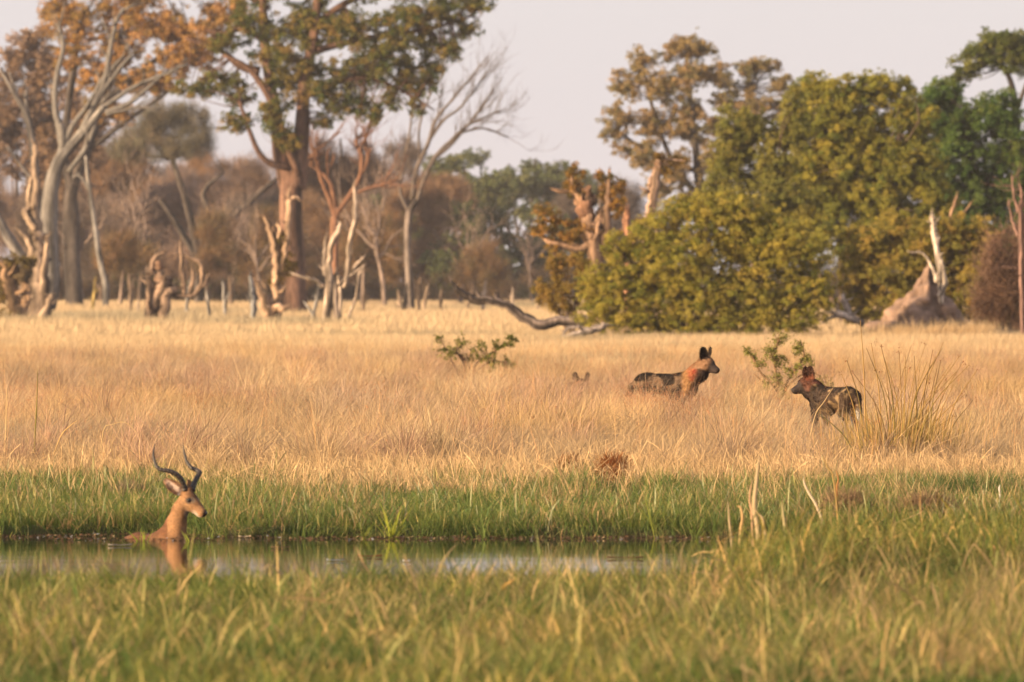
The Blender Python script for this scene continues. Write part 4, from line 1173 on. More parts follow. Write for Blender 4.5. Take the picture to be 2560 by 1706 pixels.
STRAW = np.array((.55, .41, .245)); PINK = np.array((.47, .31, .22)); OLD = np.array((.30, .24, .165)); GOLD = np.array((.56, .39, .20))
GRN = np.array((.08, .125, .04)); GRN2 = np.array((.135, .165, .05)); CREAM = np.array((.56, .425, .26)); SAGE = np.array((.28, .25, .17))
def mixc(a, b, t):
    return a[None] * (1 - t[:, None]) + b[None] * t[:, None]

def plain_grass():
    f = Field()
    # 1 bright broken straw at the edge of the green bank
    x, d = sample(13000, 74, 100)
    m = RNG.random(len(x)) < smooth(75, 81, d + 16 * (fbm2(x, d * .5, 1.7, 2) - .5) + 9 * (fbm2(x, d, .5, 91) - .5)) * (1 - smooth(86, 99, d) * .85) * smooth(.28, .5, fbm2(x, d, 1.1, 61))
    f.add(x[m], d[m], 'straw', .85, mixc(STRAW, CREAM, RNG.random(m.sum())), yaw=9, tilt=.4)
    # 2 grey wind-laid grass
    x, d = sample(13000, 82, 124)
    k = fbm2(x, d * .5, 3.4, 5)
    m = RNG.random(len(x)) < smooth(83, 91, d) * (1 - smooth(104, 124, d)) * smooth(.38, .55, k) * 1.0
    f.add(x[m], d[m], 'fallen', .62 * (.7 + .6 * fbm2(x[m], d[m], 1.2, 63)), mixc(OLD, STRAW, .45 * RNG.random(m.sum())), yaw=.45, sz=.85)
    # 3 fine grass, pinkish seed heads in patches
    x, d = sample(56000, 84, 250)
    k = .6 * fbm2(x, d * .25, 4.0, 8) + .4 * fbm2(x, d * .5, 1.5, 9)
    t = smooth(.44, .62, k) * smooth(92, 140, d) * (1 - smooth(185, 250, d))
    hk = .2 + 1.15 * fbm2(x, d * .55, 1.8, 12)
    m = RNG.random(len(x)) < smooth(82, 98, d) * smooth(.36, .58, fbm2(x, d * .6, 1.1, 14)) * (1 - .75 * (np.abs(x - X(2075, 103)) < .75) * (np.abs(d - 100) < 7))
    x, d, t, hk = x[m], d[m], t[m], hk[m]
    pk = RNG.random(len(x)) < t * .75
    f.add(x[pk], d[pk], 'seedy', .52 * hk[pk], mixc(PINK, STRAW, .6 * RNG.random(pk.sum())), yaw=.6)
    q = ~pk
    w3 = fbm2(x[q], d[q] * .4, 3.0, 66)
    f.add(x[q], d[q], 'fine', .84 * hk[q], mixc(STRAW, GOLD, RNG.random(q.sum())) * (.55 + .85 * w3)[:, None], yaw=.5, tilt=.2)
    # tangled tussocks, each with its own lean
    x, d = sample(9000, 84, 210)
    tk = fbm2(x, d * .45, 2.6, 101)
    m = RNG.random(len(x)) < smooth(.47, .58, tk) * .8
    x, d = x[m], d[m]
    tone = fbm2(x, d * .3, 3.5, 103)[:, None]
    col = np.where(tone < .46, OLD * .6 + PINK * .45, np.where(tone < .53, STRAW, np.where(tone < .6, PINK, GOLD))) * (.65 + .6 * RNG.random((len(x), 1)))
    f.add(x, d, 'tussock', .45 + .85 * fbm2(x, d, 1.5, 107), col, yaw=1.0, tilt=.22, sz=.85)
    # taller screens of grass standing before the dogs
    for (px_, hw_, d0_, d1_, n_, sc_) in ((1640, 120, 113, 119.5, 330, .58), (1600, 55, 114, 120, 190, .7), (1440, 70, 136, 144, 110, .55)):
        xx = X(px_, (d0_ + d1_) / 2) + RNG.uniform(-1, 1, n_) * hw_ / F * d0_; dd_ = RNG.uniform(d0_, d1_, n_)
        f.add(xx, dd_, 'fine', sc_, mixc(STRAW, GOLD, RNG.random(n_)), yaw=.6)
        f.add(xx[::3] + .1, dd_[::3], 'seedy', sc_ * .9, mixc(PINK, STRAW, RNG.random(len(xx[::3]))), yaw=.6)
    # tall single stems
    x, d = sample(3200, 80, 230)
    f.add(x, d, 'stem', .62, mixc(GOLD, PINK, .7 * RNG.random(len(x))), yaw=9)
    # 4 pale plain, thinner detail with distance
    x, d = sample(42000, 190, 350)
    sg = smooth(.55, .75, fbm2(x, d * .35, 9.0, 17))
    f.add(x, d, 'coarse', .46 * (.5 + .95 * fbm2(x, d * .6, 5, 21)), mixc(CREAM, SAGE, .8 * sg), yaw=.7)
    x = X(RNG.uniform(2170, 2450, 420), 325); d = RNG.uniform(319, 327.5, 420)
    f.add(x, d, 'coarse', .85 * (.5 + .9 * fbm2(x, d, 1.5, 121)), mixc(CREAM, GOLD, RNG.random(420)), yaw=.7, tilt=.2)
    x, d = sample(30000, 330, 900)
    sg = smooth(.48, .68, fbm2(x, d * .3, 30.0, 23))
    f.add(x, d, 'vcoarse', .30 + .5 * fbm2(x, d * .5, 14, 27), mixc(CREAM, SAGE, .8 * sg), yaw=.9)
    f.build('dry_grass', 'pale golden dry grass covering the plain up to the trees')
plain_grass()

def bank_grass():
    f = Field()
    x, d = sample(16000, 65.6, 86)
    e = d - far_edge(x)
    brk = fbm2(x, d, 2.2, 2)
    dens = smooth(-.05, .35, e) * (1 - smooth(75, 81, d + 16 * (fbm2(x, d * .5, 1.7, 2) - .5) + 9 * (fbm2(x, d, .5, 91) - .5)))
    m = (RNG.random(len(x)) < dens * (.12 + 1.0 * smooth(.4, .56, fbm2(x, d, .6, 71)))) & (e > -.05)
    x, d, e = x[m], d[m], e[m]
    k = fbm2(x, d, 1.5, 31)
    f.add(x, d, 'green', (.5 + .5 * k) * (.7 + .3 * smooth(0, 3, e)), mixc(GRN, GRN2, np.clip(k * 1.6 - .3, 0, 1)), yaw=9, sz=.55 + .75 * fbm2(x, d, .8, 33))
    x, d = sample(9000, 66, 84)
    e = d - far_edge(x)
    m = (e > -.12) & (RNG.random(len(x)) < 1 - smooth(75, 83, d))
    f.add(x[m], d[m], 'greenlow', .9, mixc(GRN, GRN2, RNG.random(m.sum())), yaw=9)
    # straw lying in the green
    x, d = sample(2600, 66.2, 82)
    e = d - far_edge(x)
    m = (e > .15) & (RNG.random(len(x)) < .3 + .7 * smooth(.46, .62, fbm2(x, d, 1.0, 37)) + .5 * smooth(1.2, 2.4, x))
    f.add(x[m], d[m], 'straw', .8, mixc(STRAW, np.array((.26, .17, .10)), RNG.random(m.sum())), yaw=9)
    x, d = sample(2600, 66, 84)
    e = d - far_edge(x)
    m = (e > .05) & (RNG.random(len(x)) < 1 - smooth(77, 84, d))
    f.add(x[m], d[m], 'broad', .6, mixc(GRN, np.array((.12, .17, .07)), RNG.random(m.sum())), yaw=9)
    # tufts hanging over the water
    x = RNG.uniform(-5, 5, 700); d = far_edge(x) + RNG.uniform(-.28, .15, 700)
    f.add(x, d, 'green', .55, mixc(GRN, GRN2, RNG.random(700)), yaw=9, tilt=.3, sz=.4 + .9 * fbm2(x, d, .4, 77))
    # green mixed into the first dry grass
    x, d = sample(2200, 78, 108)
    m = RNG.random(len(x)) < smooth(.5, .7, fbm2(x, d, 2.0, 39)) * .8
    f.add(x[m], d[m], 'green', .75, mixc(GRN2, STRAW * .5, RNG.random(m.sum()) * .2), yaw=9)
    f.build('bank_grass', 'short dense green grass along the far river bank')
bank_grass()

def front_grass():
    f = Field()
    x, d = sample(19000, 36, 60, k=.165, m=1.6)
    e = near_edge(x) - d
    m = (e > -.25) & (RNG.random(len(x)) < .45 + .6 * fbm2(x, d, .8, 41))
    x, d, e = x[m], d[m], e[m]
    right = smooth(.2, 1.8, x)
    k = fbm2(x, d, 1.3, 43); dry = smooth(.45, .7, fbm2(x, d, .9, 47))
    hz = (.52 + .42 * right * smooth(50, 56, d)) * (.25 + 1.5 * fbm2(x, d, .9, 45))
    gcol = mixc(np.array((.05, .10, .028)), np.array((.14, .17, .048)), np.clip(k * 3.0 - 1.0, 0, 1))
    col = gcol * (1 - .3 * dry[:, None]) + np.array((.28, .20, .09))[None] * (.3 * dry[:, None])
    f.add(x, d, 'front', 1.0, col, yaw=9, sz=hz)
    x, d = sample(800, 36, 58.5, k=.165, m=1.6)
    e = near_edge(x) - d
    m = (e > .1) & (RNG.random(len(x)) < .3 + .7 * smooth(.45, .65, fbm2(x, d, .9, 47)))
    f.add(x[m], d[m], 'straw', .8, mixc(STRAW * .85, GOLD, RNG.random(m.sum())), yaw=9, sz=.75 + .4 * smooth(.2, 1.8, x[m]))
    x, d = sample(1300, 36, 59)
    e = near_edge(x) - d
    m = (e > .1)
    f.add(x[m], d[m], 'broad', .75, mixc(np.array((.07, .115, .03)), np.array((.16, .165, .05)), RNG.random(m.sum())), yaw=9)
    # tall bent stalks and old straw standing out of the near grass
    x, d = sample(1100, 37, 58)
    e = near_edge(x) - d
    m = (e > .3) & (RNG.random(len(x)) < .25 + .9 * smooth(.48, .62, fbm2(x, d, 1.1, 81)))
    f.add(x[m], d[m], 'fine', .6, mixc(STRAW * .8, np.array((.17, .16, .05)), RNG.random(m.sum())), yaw=9, tilt=.3, sz=.8 + .45 * smooth(.3, 1.9, x[m]))
    x, d = sample(480, 37, 58)
    e = near_edge(x) - d
    m = (e > .2)
    f.add(x[m], d[m], 'pale', .8, mixc(STRAW * .75, GOLD * .8, RNG.random(m.sum())), yaw=9, tilt=.55, sz=.85 + .4 * smooth(.3, 1.9, x[m]))
    # reedy edge on the right
    x, d = sample(700, 55, 60.5)
    e = near_edge(x) - d
    m = (e > -1.2) & (e < 2.5) & (x > .8)
    f.add(x[m], d[m], 'front', 1.0, mixc(np.array((.09, .125, .03)), np.array((.20, .17, .05)), RNG.random(m.sum())), yaw=9, sz=.8)
    x = RNG.uniform(1.3, 4.4, 420); d = near_edge(x) - RNG.uniform(-.2, 4.5, 420)
    f.add(x, d, 'front', 1.25, mixc(np.array((.07, .12, .03)), np.array((.19, .17, .055)), RNG.random(420)), yaw=9, tilt=.3, sz=.7 + .6 * fbm2(x, d, .7, 83))
    f.build('river_edge_grass', 'green and yellow grass on the near river edge, closest to the viewer')
front_grass()
# ------------------------------------------------------------------ animals: one continuous skin grown from blended limbs
def surface_nets(f, lo, h):
    nx, ny, nz = f.shape
    inside = f < 0
    c = np.stack([inside[i:nx - 1 + i, j:ny - 1 + j, k:nz - 1 + k] for i in (0, 1) for j in (0, 1) for k in (0, 1)], -1)
    s = c.sum(-1)
    act = (s > 0) & (s < 8)
    idx = -np.ones(act.shape, int); cells = np.argwhere(act); idx[act] = np.arange(len(cells))
    acc = np.zeros((len(cells), 3)); cnt = np.zeros(len(cells))
    corners = [(i, j, k) for i in (0, 1) for j in (0, 1) for k in (0, 1)]
    val = {cc: f[cells[:, 0] + cc[0], cells[:, 1] + cc[1], cells[:, 2] + cc[2]] for cc in corners}
    for a in corners:
        for ax in range(3):
            if a[ax] == 0:
                b = list(a); b[ax] = 1; b = tuple(b)
                va, vb = val[a], val[b]
                m = (va < 0) != (vb < 0)
                t = np.where(m, va / np.where(m, va - vb, 1), 0)
                p = np.tile(np.array(a, float), (len(cells), 1)); p[:, ax] += t
                acc[m] += p[m]; cnt[m] += 1
    v = (cells + acc / cnt[:, None]) * h + lo
    quads = []
    for ax in range(3):
        u, w = (ax + 1) % 3, (ax + 2) % 3
        sl0 = [slice(None)] * 3; sl1 = [slice(None)] * 3
        sl0[ax] = slice(0, f.shape[ax] - 1); sl1[ax] = slice(1, None)
        a = inside[tuple(sl0)]; b = inside[tuple(sl1)]
        e = np.argwhere(a != b)
        e = e[(e[:, u] > 0) & (e[:, w] > 0) & (e[:, u] < f.shape[u] - 1) & (e[:, w] < f.shape[w] - 1)]
        fl = a[e[:, 0], e[:, 1], e[:, 2]]
        def cell(du, dw):
            q = e.copy(); q[:, u] -= du; q[:, w] -= dw
            return idx[q[:, 0], q[:, 1], q[:, 2]]
        q = np.stack([cell(1, 1), cell(0, 1), cell(0, 0), cell(1, 0)], 1)
        q[~fl] = q[~fl][:, ::-1]
        quads.append(q[(q >= 0).all(1)])
    return v, np.concatenate(quads)

class Skin:
    def __init__(s, lo, hi, h):
        s.lo = np.array(lo, float); s.h = h
        n = np.ceil((np.array(hi) - s.lo) / h).astype(int) + 1
        g = np.meshgrid(*[s.lo[i] + np.arange(n[i]) * h for i in range(3)], indexing='ij')
        s.p = np.stack(g, -1).astype(np.float32)
        s.f = np.full(s.p.shape[:3], 9.0, np.float32)
    def box(s, lo, hi):
        a = np.clip(np.floor((np.array(lo) - s.lo) / s.h).astype(int), 0, None)
        b = np.ceil((np.array(hi) - s.lo) / s.h).astype(int) + 1
        return tuple(slice(a[i], max(b[i], a[i] + 1)) for i in range(3))
    def merge(s, sl, d, k):
        a = s.f[sl]
        hh = np.clip(.5 + .5 * (a - d) / k, 0, 1)
        s.f[sl] = a * (1 - hh) + d * hh - k * hh * (1 - hh)
    def cap(s, a, b, ra, rb, k=.03):
        a = np.array(a, float); b = np.array(b, float); m = max(ra, rb) + k * 1.5 + .02
        sl = s.box(np.minimum(a, b) - m, np.maximum(a, b) + m)
        p = s.p[sl]
        ab = b - a
        t = np.clip(((p - a) @ ab) / (ab @ ab), 0, 1)
        d = np.linalg.norm(p - a - t[..., None] * ab, axis=-1) - (ra + (rb - ra) * t)
        s.merge(sl, d, k)
    def chain(s, pts, k=.03):
        for a, b in zip(pts[:-1], pts[1:]):
            s.cap(a[:3], b[:3], a[3], b[3], k)
    def ell_d(s, sl, c, r, M):
        q = (s.p[sl] - np.array(c)) @ np.asarray(M, float).T
        r = np.array(r)
        k0 = np.linalg.norm(q / r, axis=-1); k1 = np.linalg.norm(q / r ** 2, axis=-1) + 1e-9
        return k0 * (k0 - 1) / k1
    def ell(s, c, r, M=np.eye(3), k=.03):
        m = max(r) + k * 1.5 + .02
        sl = s.box(np.array(c) - m, np.array(c) + m)
        s.merge(sl, s.ell_d(sl, c, r, M), k)
    def ear(s, base, tip, width, face, thick=.012, cup=.5, k=.012, rounded=1.0):
        """cupped leaf-shaped ear from base to tip, opening towards 'face'"""
        base = np.array(base, float); tip = np.array(tip, float)
        ax = tip - base; L = np.linalg.norm(ax); ax /= L
        fc = np.array(face, float); fc -= fc.dot(ax) * ax; fc /= np.linalg.norm(fc)
        sd = np.cross(ax, fc)
        c = base + ax * L * .52
        sl = s.box(np.minimum(base, tip) - width - .04, np.maximum(base, tip) + width + .04)
        q = (s.p[sl] - base) @ np.stack([ax, sd, fc]).T
        t = q[..., 0] / L
        wt = width * np.clip(np.sin(np.clip(t * .9 + .12, 0, 1) * math.pi), 0, 1) ** (.65 / rounded) + .004
        bow = cup * (q[..., 1] ** 2) / width * 1.0
        dz = np.abs(q[..., 2] - bow + .35 * cup * width) - thick * .5
        dw = np.abs(q[..., 1]) - wt
        dt = np.maximum(-t, t - 1) * L
        d = np.maximum(np.maximum(dz, dw), dt)
        s.merge(sl, d.astype(np.float32), k)
    def mesh(s, name, colour, smooth_n=2):
        v, q = surface_nets(s.f, s.lo, s.h)
        n = len(v)
        e = np.concatenate([q[:, [0, 1]], q[:, [1, 2]], q[:, [2, 3]], q[:, [3, 0]]])
        for _ in range(smooth_n):
            acc = np.zeros_like(v); cnt = np.zeros(n)
            for a, b in ((0, 1), (1, 0)):
                np.add.at(acc, e[:, a], v[e[:, b]]); np.add.at(cnt, e[:, a], 1)
            v = v * .5 + .5 * acc / cnt[:, None]
        c = colour(v)
        fn = np.cross(v[q[:, 2]] - v[q[:, 0]], v[q[:, 3]] - v[q[:, 1]])
        nrm = np.zeros_like(v)
        for j in range(4): np.add.at(nrm, q[:, j], fn)
        nrm /= np.linalg.norm(nrm, axis=1)[:, None] + 1e-9
        s.surf = (v, nrm, c)
        mb = MB(); mb.add(v, q, None, c)
        return mb.mesh(name, smooth_sh=True)
    def fur(s, n, L, W, flow, lift, parent, keep=None):
        """short hairs lying along the coat"""
        v, nr, c = s.surf
        k = RNG.integers(0, len(v), n)
        if keep is not None:
            k = k[keep(v[k])]
        fl = flow(v[k]) + RNG.normal(size=(len(k), 3)) * .22
        fl = fl - (fl * nr[k]).sum(1)[:, None] * nr[k]
        fl /= np.linalg.norm(fl, axis=1)[:, None] + 1e-9
        dr = fl + nr[k] * lift * RNG.uniform(.5, 1.5, (len(k), 1)); dr /= np.linalg.norm(dr, axis=1)[:, None]
        w = np.cross(dr, nr[k] + RNG.normal(size=(len(k), 3)) * .3); w /= np.linalg.norm(w, axis=1)[:, None] + 1e-9
        l = L * RNG.uniform(.5, 1.4, (len(k), 1)); p0 = v[k] - nr[k] * .002
        vv = np.stack([p0 - w * W, p0 + w * W, p0 + dr * l + w * W * .15, p0 + dr * l - w * W * .15], 1).reshape(-1, 3)
        mb = MB()
        mb.add(vv, np.arange(4 * len(k)).reshape(-1, 4), None, np.repeat(c[k] * RNG.uniform(.55, 1.35, (len(k), 1)), 4, 0))
        o = put('fur', mb.mesh('fur'), M_BLADE, parent); o['kind'] = 'stuff'
        return o

def ball(name, c, r, col, mat, parent):
    mb = MB()
    th = np.linspace(0, 2 * math.pi, 13)[:-1]; ph = np.linspace(.02, math.pi - .02, 9)
    v = np.stack([np.outer(np.sin(ph), np.cos(th)), np.outer(np.sin(ph), np.sin(th)), np.outer(np.cos(ph), np.ones(12))], 2).reshape(-1, 3)
    i = np.arange(8)[:, None] * 12; j = np.arange(12)[None]; jn = (j + 1) % 12
    mb.add(np.array(c) + v * np.array(r), np.stack([i + j, i + jn, i + 12 + jn, i + 12 + j], 2).reshape(-1, 4), None, col)
    return put(name, mb.mesh(name, smooth_sh=True), mat, parent)

def blend(c, col, w):
    return c * (1 - w[:, None]) + np.asarray(col) * w[:, None]
def near(v, p, r, soft=.5):
    d = np.linalg.norm((v - np.array(p)) / np.array(r), axis=1)
    return 1 - smooth(1 - soft, 1 + soft * .4, d)

# ---- impala in the water
def make_impala():
    d0 = 65.7
    ox = X(260 + 900 / 4.9, d0)
    o_loc = np.array((ox, d0, 0.0))
    yaw = math.radians(33); pit = math.radians(45)
    A = np.array((math.cos(pit) * math.cos(yaw), -math.cos(pit) * math.sin(yaw), -math.sin(pit)))
    Uh = np.array((math.sin(pit) * math.cos(yaw), -math.sin(pit) * math.sin(yaw), math.cos(pit)))
    Rr = np.array((-math.sin(yaw), -math.cos(yaw), 0))          # the animal's right, towards the viewer
    M = np.stack([A, Uh, Rr])
    poll = np.array((.085, .05, .375))
    def H(a, u, r): return poll + A * a + Uh * u + Rr * r
    s = Skin((-.85, -.25, -.32), (.36, .75, .58), .0075)
    # trunk and neck
    s.cap((-.10, .15, -.16), (-.36, .34, -.19), .17, .17, .05)
    s.cap((-.30, .30, -.105), (-.42, .40, -.15), .15, .14, .05)
    s.cap((-.07, .13, -.06), (-.14, .17, -.11), .15, .16, .05)
    s.chain([(*H(.04, -.065, 0), .056), (.020, .075, .22, .058), (-.018, .095, .10, .078), (-.05, .12, -.02, .112)], .04)
    # head
    s.ell(H(.05, -.04, 0), (.078, .052, .050), M, .02)
    s.cap(H(.07, -.037, 0), H(.210, -.036, 0), .048, .036, .02)
    s.cap(H(.085, -.068, 0), H(.203, -.054, 0), .036, .026, .02)
    s.ell(H(.222, -.028, 0), (.024, .030, .029), M, .012)
    s.cap(H(.085, -.092, 0), H(.06, -.05, 0), .036, .046, .025)
    s.cap(H(.085, -.085, 0), H(.17, -.062, 0), .034, .024, .02)
    for sg in (-1, 1):
        s.ell(H(.085, -.018, .043 * sg), (.026, .016, .014), M, .012)
        s.ell(H(.10, -.05, .034 * sg), (.04, .03, .016), M, .02)
    s.ell(H(.0, .01, 0), (.03, .022, .034), M, .02)
    # ears
    s.ear(H(.01, -.028, .045), (-.112, -.01, .462), .047, (-.15, -1, .12), .010, .4, .012)
    s.ear(H(.0, -.02, -.045), (.082, .19, .462), .034, (.6, -.7, .2), .010, .5, .012)
    e_r = H(.088, -.026, .052); e_l = H(.088, -.026, -.052)
    ear_b = H(.01, -.028, .045); ear_t = np.array((-.112, -.01, .462))
    def colour(v):
        rel = v - poll
        a, u, r = rel @ A, rel @ Uh, rel @ Rr
        tan = np.array((.235, .122, .056)); back = np.array((.12, .05, .022)); pale = np.array((.45, .37, .29))
        n = noise3(v * 22) - .5
        c = np.tile(tan, (len(v), 1))
        bk = (v[:, 0] < -.08) * (v[:, 2] < .2) * 1.3
        c = blend(c, back, bk * .7)
        head = smooth(-.05, .02, a) * (rel[:, 2] > -.24)
        c = blend(c, (.11, .055, .028), near(v, H(.07, .018, 0), (.075, .05, .045)) * .85)          # forehead
        c = blend(c, (.13, .065, .035), near(v, H(-.005, .015, 0), (.05, .05, .045)) * .9)      # crown tuft
        c = blend(c, (.16, .08, .035), near(v, H(.15, .010, 0), (.06, .03, .03)) * .6)
        c = blend(c, pale, near(v, H(.20, -.072, 0), (.065, .042, .06)) * .95)                    # lips and chin
        c = blend(c, pale, near(v, H(.10, -.125, 0), (.055, .045, .06)) * .95)                      # throat patch
        c = blend(c, (.31, .175, .085), near(np.stack([a, u, np.abs(r)], 1), (.10, -.075, .05), (.07, .035, .04)) * .8)
        c = blend(c, (.15, .075, .035), near(np.stack([a, u, np.abs(r)], 1), (.125, -.004, .035), (.055, .026, .03)) * .7)
        for e in (e_r, e_l):
            c = blend(c, (.46, .34, .23), near(v, e + Uh * .024 + A * .012, (.034, .030, .032)) * .6)
            c = blend(c, (.055, .04, .035), near(v, e - A * .004 - Uh * .004, (.033, .031, .03)))
        c = blend(c, (.02, .016, .015), near(v, H(.238, -.018, 0), (.036, .032, .036)))           # nose
        c = blend(c, (.06, .04, .03), near(v, H(.222, -.047, 0), (.02, .006, .03)) * .8)
        w = np.clip(((v - ear_b) @ (ear_t - ear_b)) / ((ear_t - ear_b) @ (ear_t - ear_b)), -1, 2)
        dist = np.linalg.norm(v - (ear_b + np.clip(w, 0, 1)[:, None] * (ear_t - ear_b)), axis=1)
        on = (w > .12) & (dist < .045) & (a < .02)
        edge = smooth(.012, .026, dist)
        c[on] = (blend(np.tile((.40, .29, .23), (len(v), 1)), (.20, .10, .05), np.clip(edge + smooth(.72, .95, w), 0, 1)))[on]
        drk = smooth(.30, .5, noise3(v * 30 + 4)) * smooth(.10, .0, 0 * a + np.abs(w - .35)) * on
        c = blend(c, (.07, .045, .035), on * smooth(.42, .55, noise3(v * 45 + 9)) * .75)
        c = blend(c, (.62, .55, .48), on * smooth(.34, .2, w) * smooth(.5, .62, noise3(v * 38 + 2)) * .9)
        c = blend(c, (.055, .04, .032), on * smooth(.86, 1.0, w))
        c = blend(c, (.16, .085, .04), smooth(.05, -.02, v[:, 2]) * .5)                          # wet fur at the waterline
        c = c * (.72 + .56 * noise3(v * np.array((9, 9, 5)) + 5))[:, None]
        return c * (1 + .6 * n[:, None])
    body = put('impala', s.mesh('impala', colour), M_FUR, loc=o_loc)
    tag(body, 'tan impala ram with long black ridged horns, neck-deep at the water edge', 'impala')
    s.fur(9000, .016, .0022, lambda v: np.where((((v - poll) @ A) > -.02)[:, None] & (v[:, 2:3] > .15), -A, np.array((-.35, .3, -.9))), .18, body, keep=lambda v: v[:, 2] > -.01)
    for e in (e_r, e_l):
        ball('eye', e - A * .002, (.0185, .0185, .0175), (.008, .006, .005), M_EYE, body)
    ball('nose', H(.236, -.016, .0), (.017, .017, .016), (.02, .016, .016), M_EYE, body)
    def crop(cx, cy, y): return np.array(((cx - 900) * .000628, y, (1313 - cy) * .000628))
    near_h = [crop(992, 720, .03), crop(975, 660, .02), crop(945, 585, .0), crop(885, 520, -.02), crop(790, 480, -.03), crop(690, 462, -.03), crop(635, 405, -.02), crop(606, 290, .0), crop(612, 200, .02), crop(624, 140, .03)]
    far_h = [crop(1080, 725, .06), crop(1092, 660, .08), crop(1120, 590, .11), crop(1160, 510, .15), crop(1125, 478, .18), crop(1060, 448, .20), crop(1005, 380, .22), crop(974, 290, .24), crop(958, 210, .25), crop(950, 145, .26)]
    for pts in (near_h, far_h):
        c = catmull(pts, 110)
        L = np.concatenate([[0], np.cumsum(np.linalg.norm(np.diff(c, axis=0), axis=1))]); L /= L[-1]
        r = np.interp(L, [0, .12, .35, .6, .85, 1], [.023, .0215, .019, .014, .008, .0028])
        ring = 1 + .075 * np.sin(L * 2 * math.pi * 17) * (1 - smooth(.55, .75, L))
        mb = MB(); col = np.array((.030, .023, .019))
        tube(mb, c, r * ring, 12, col)
        n_ = 12 * 110
        cc = mb.c[0]; ringc = np.repeat(.9 + .2 * (.5 + .5 * np.sin(L * 2 * math.pi * 17)) * (1 - smooth(.5, .8, L)), 12)
        cc[:n_] *= ringc[:, None]
        put('horn', mb.mesh('horn', smooth_sh=True), M_HORN, body)
make_impala()

# ---- wild dogs
def make_dog(label, loc, yaw, head_yaw, head_z, head_x, nose_drop, pattern, lying=False, scale=1.0, tail_low=True, ear_turn=0.0, k_seed=0.0):
    s = Skin((-.68, -.40, -.03), (.92, .55, 1.10), .0095)
    zo = -.33 if lying else 0.0
    def z(p): return (p[0], p[1], p[2] + zo, p[3])
    # trunk
    s.ell((.20, 0, .48 + zo), (.23, .125, .19), k=.05)
    s.cap((.15, 0, .51 + zo), (-.22, 0, .545 + zo), .150, .125, .05)
    s.ell((-.29, 0, .53 + zo), (.15, .115, .15), k=.05)
    s.cap((.26, 0, .60 + zo), (-.30, 0, .595 + zo), .045, .045, .05)
    for sg in (-1, 1):
        y = .075 * sg
        if lying:
            s.chain([(.28, y, .20, .07), (.22, y * 1.3, .07, .045), (.40, y * 1.2, .035, .03), (.50, y * 1.2, .03, .028)], .03)
            s.chain([(-.30, y, .20, .09), (-.15, y * 1.7, .13, .06), (-.32, y * 1.8, .05, .03), (-.20, y * 1.8, .03, .028)], .03)
        else:
            st = .035 * sg
            s.chain([(.30, y * .8, .52, .085), (.27 + st * .4, y, .37, .054), (.285 + st, y, .20, .032), (.29 + st, y, .05, .029), (.335 + st, y, .018, .022)], .025)
            s.chain([(-.31, y * .8, .54, .10), (-.245 - st, y * 1.1, .36, .075), (-.385 - st, y, .20, .034), (-.36 - st, y, .05, .029), (-.315 - st, y, .018, .022)], .025)
    s.chain([(-.40, 0, .575 + zo, .03), (-.475, 0, .50 + zo, .034), (-.50, .01, .38 + zo, .036), (-.49, .01, .29 + zo, .02)], .02)
    # neck and head
    hd = np.array((head_x, 0, head_z)); cyw, syw = math.cos(head_yaw), math.sin(head_yaw)
    hd = hd + np.array((-.10 * (1 - cyw), .10 * syw, 0))
    fw = np.array((cyw * math.cos(nose_drop), syw * math.cos(nose_drop), -math.sin(nose_drop)))
    up = np.array((cyw * math.sin(nose_drop), syw * math.sin(nose_drop), math.cos(nose_drop)))
    lf = np.cross(up, fw)
    M = np.stack([fw, lf, up])
    def H(a, l, u): return hd + fw * a + lf * l + up * u
    s.chain([(.27, 0, .56 + zo, .125), (*((np.array((.36, 0, .60 + zo)) * .55 + hd * .45)), .125), (*H(-.04, 0, -.03), .098)], .05)
    s.ell(H(.0, 0, 0), (.118, .10, .102), M, .03)
    s.cap(H(.04, 0, -.015), H(.168, 0, -.040), .076, .046, .03)
    s.cap(H(.02, 0, -.045), H(.155, 0, -.062), .056, .030, .02)
    s.ell(H(.19, 0, -.030), (.02, .022, .018), M, .012)
    for sg in (-1, 1):
        s.ell(H(.02, .05 * sg, -.03), (.05, .025, .04), M, .025)
        s.ell(H(.07, .034 * sg, .022), (.03, .018, .014), M, .015)
        eb = H(-.03, .052 * sg, .045); et = H(-.05, .12 * sg, .235)
        fc = fw * (.75 - ear_turn) + lf * sg * (.65) - up * .05
        s.ear(eb, et, .058, fc, .012, .45, .014, rounded=1.7)
    def colour(v):
        rel = v - hd
        a, l, u = rel @ fw, rel @ lf, rel @ up
        return pattern(v, a, l, u, zo) * .8
    body = put('wild_dog', s.mesh('wild_dog', colour), M_FUR, loc=loc)
    body.rotation_euler = (0, 0, yaw); body.scale = (scale,) * 3
    tag(body, label, 'wild dog', 'wild dogs in the dry grass')
    s.fur(15000, .034, .0032, lambda v: np.where((v[:, 2:3] > .15), np.array((-.8, 0, -.55)), np.array((-.1, 0, -1.))), .32, body, keep=lambda v: (((v - hd) @ fw) < .09))
    for sg in (-1, 1):
        ball('eye', H(.084, .047 * sg, .014), (.0115, .0105, .0105), (.014, .008, .005), M_EYE, body)
    ball('nose', H(.205, 0, -.026), (.014, .017, .013), (.008, .007, .007), M_EYE, body)
    return body
BLK = (.022, .017, .014)
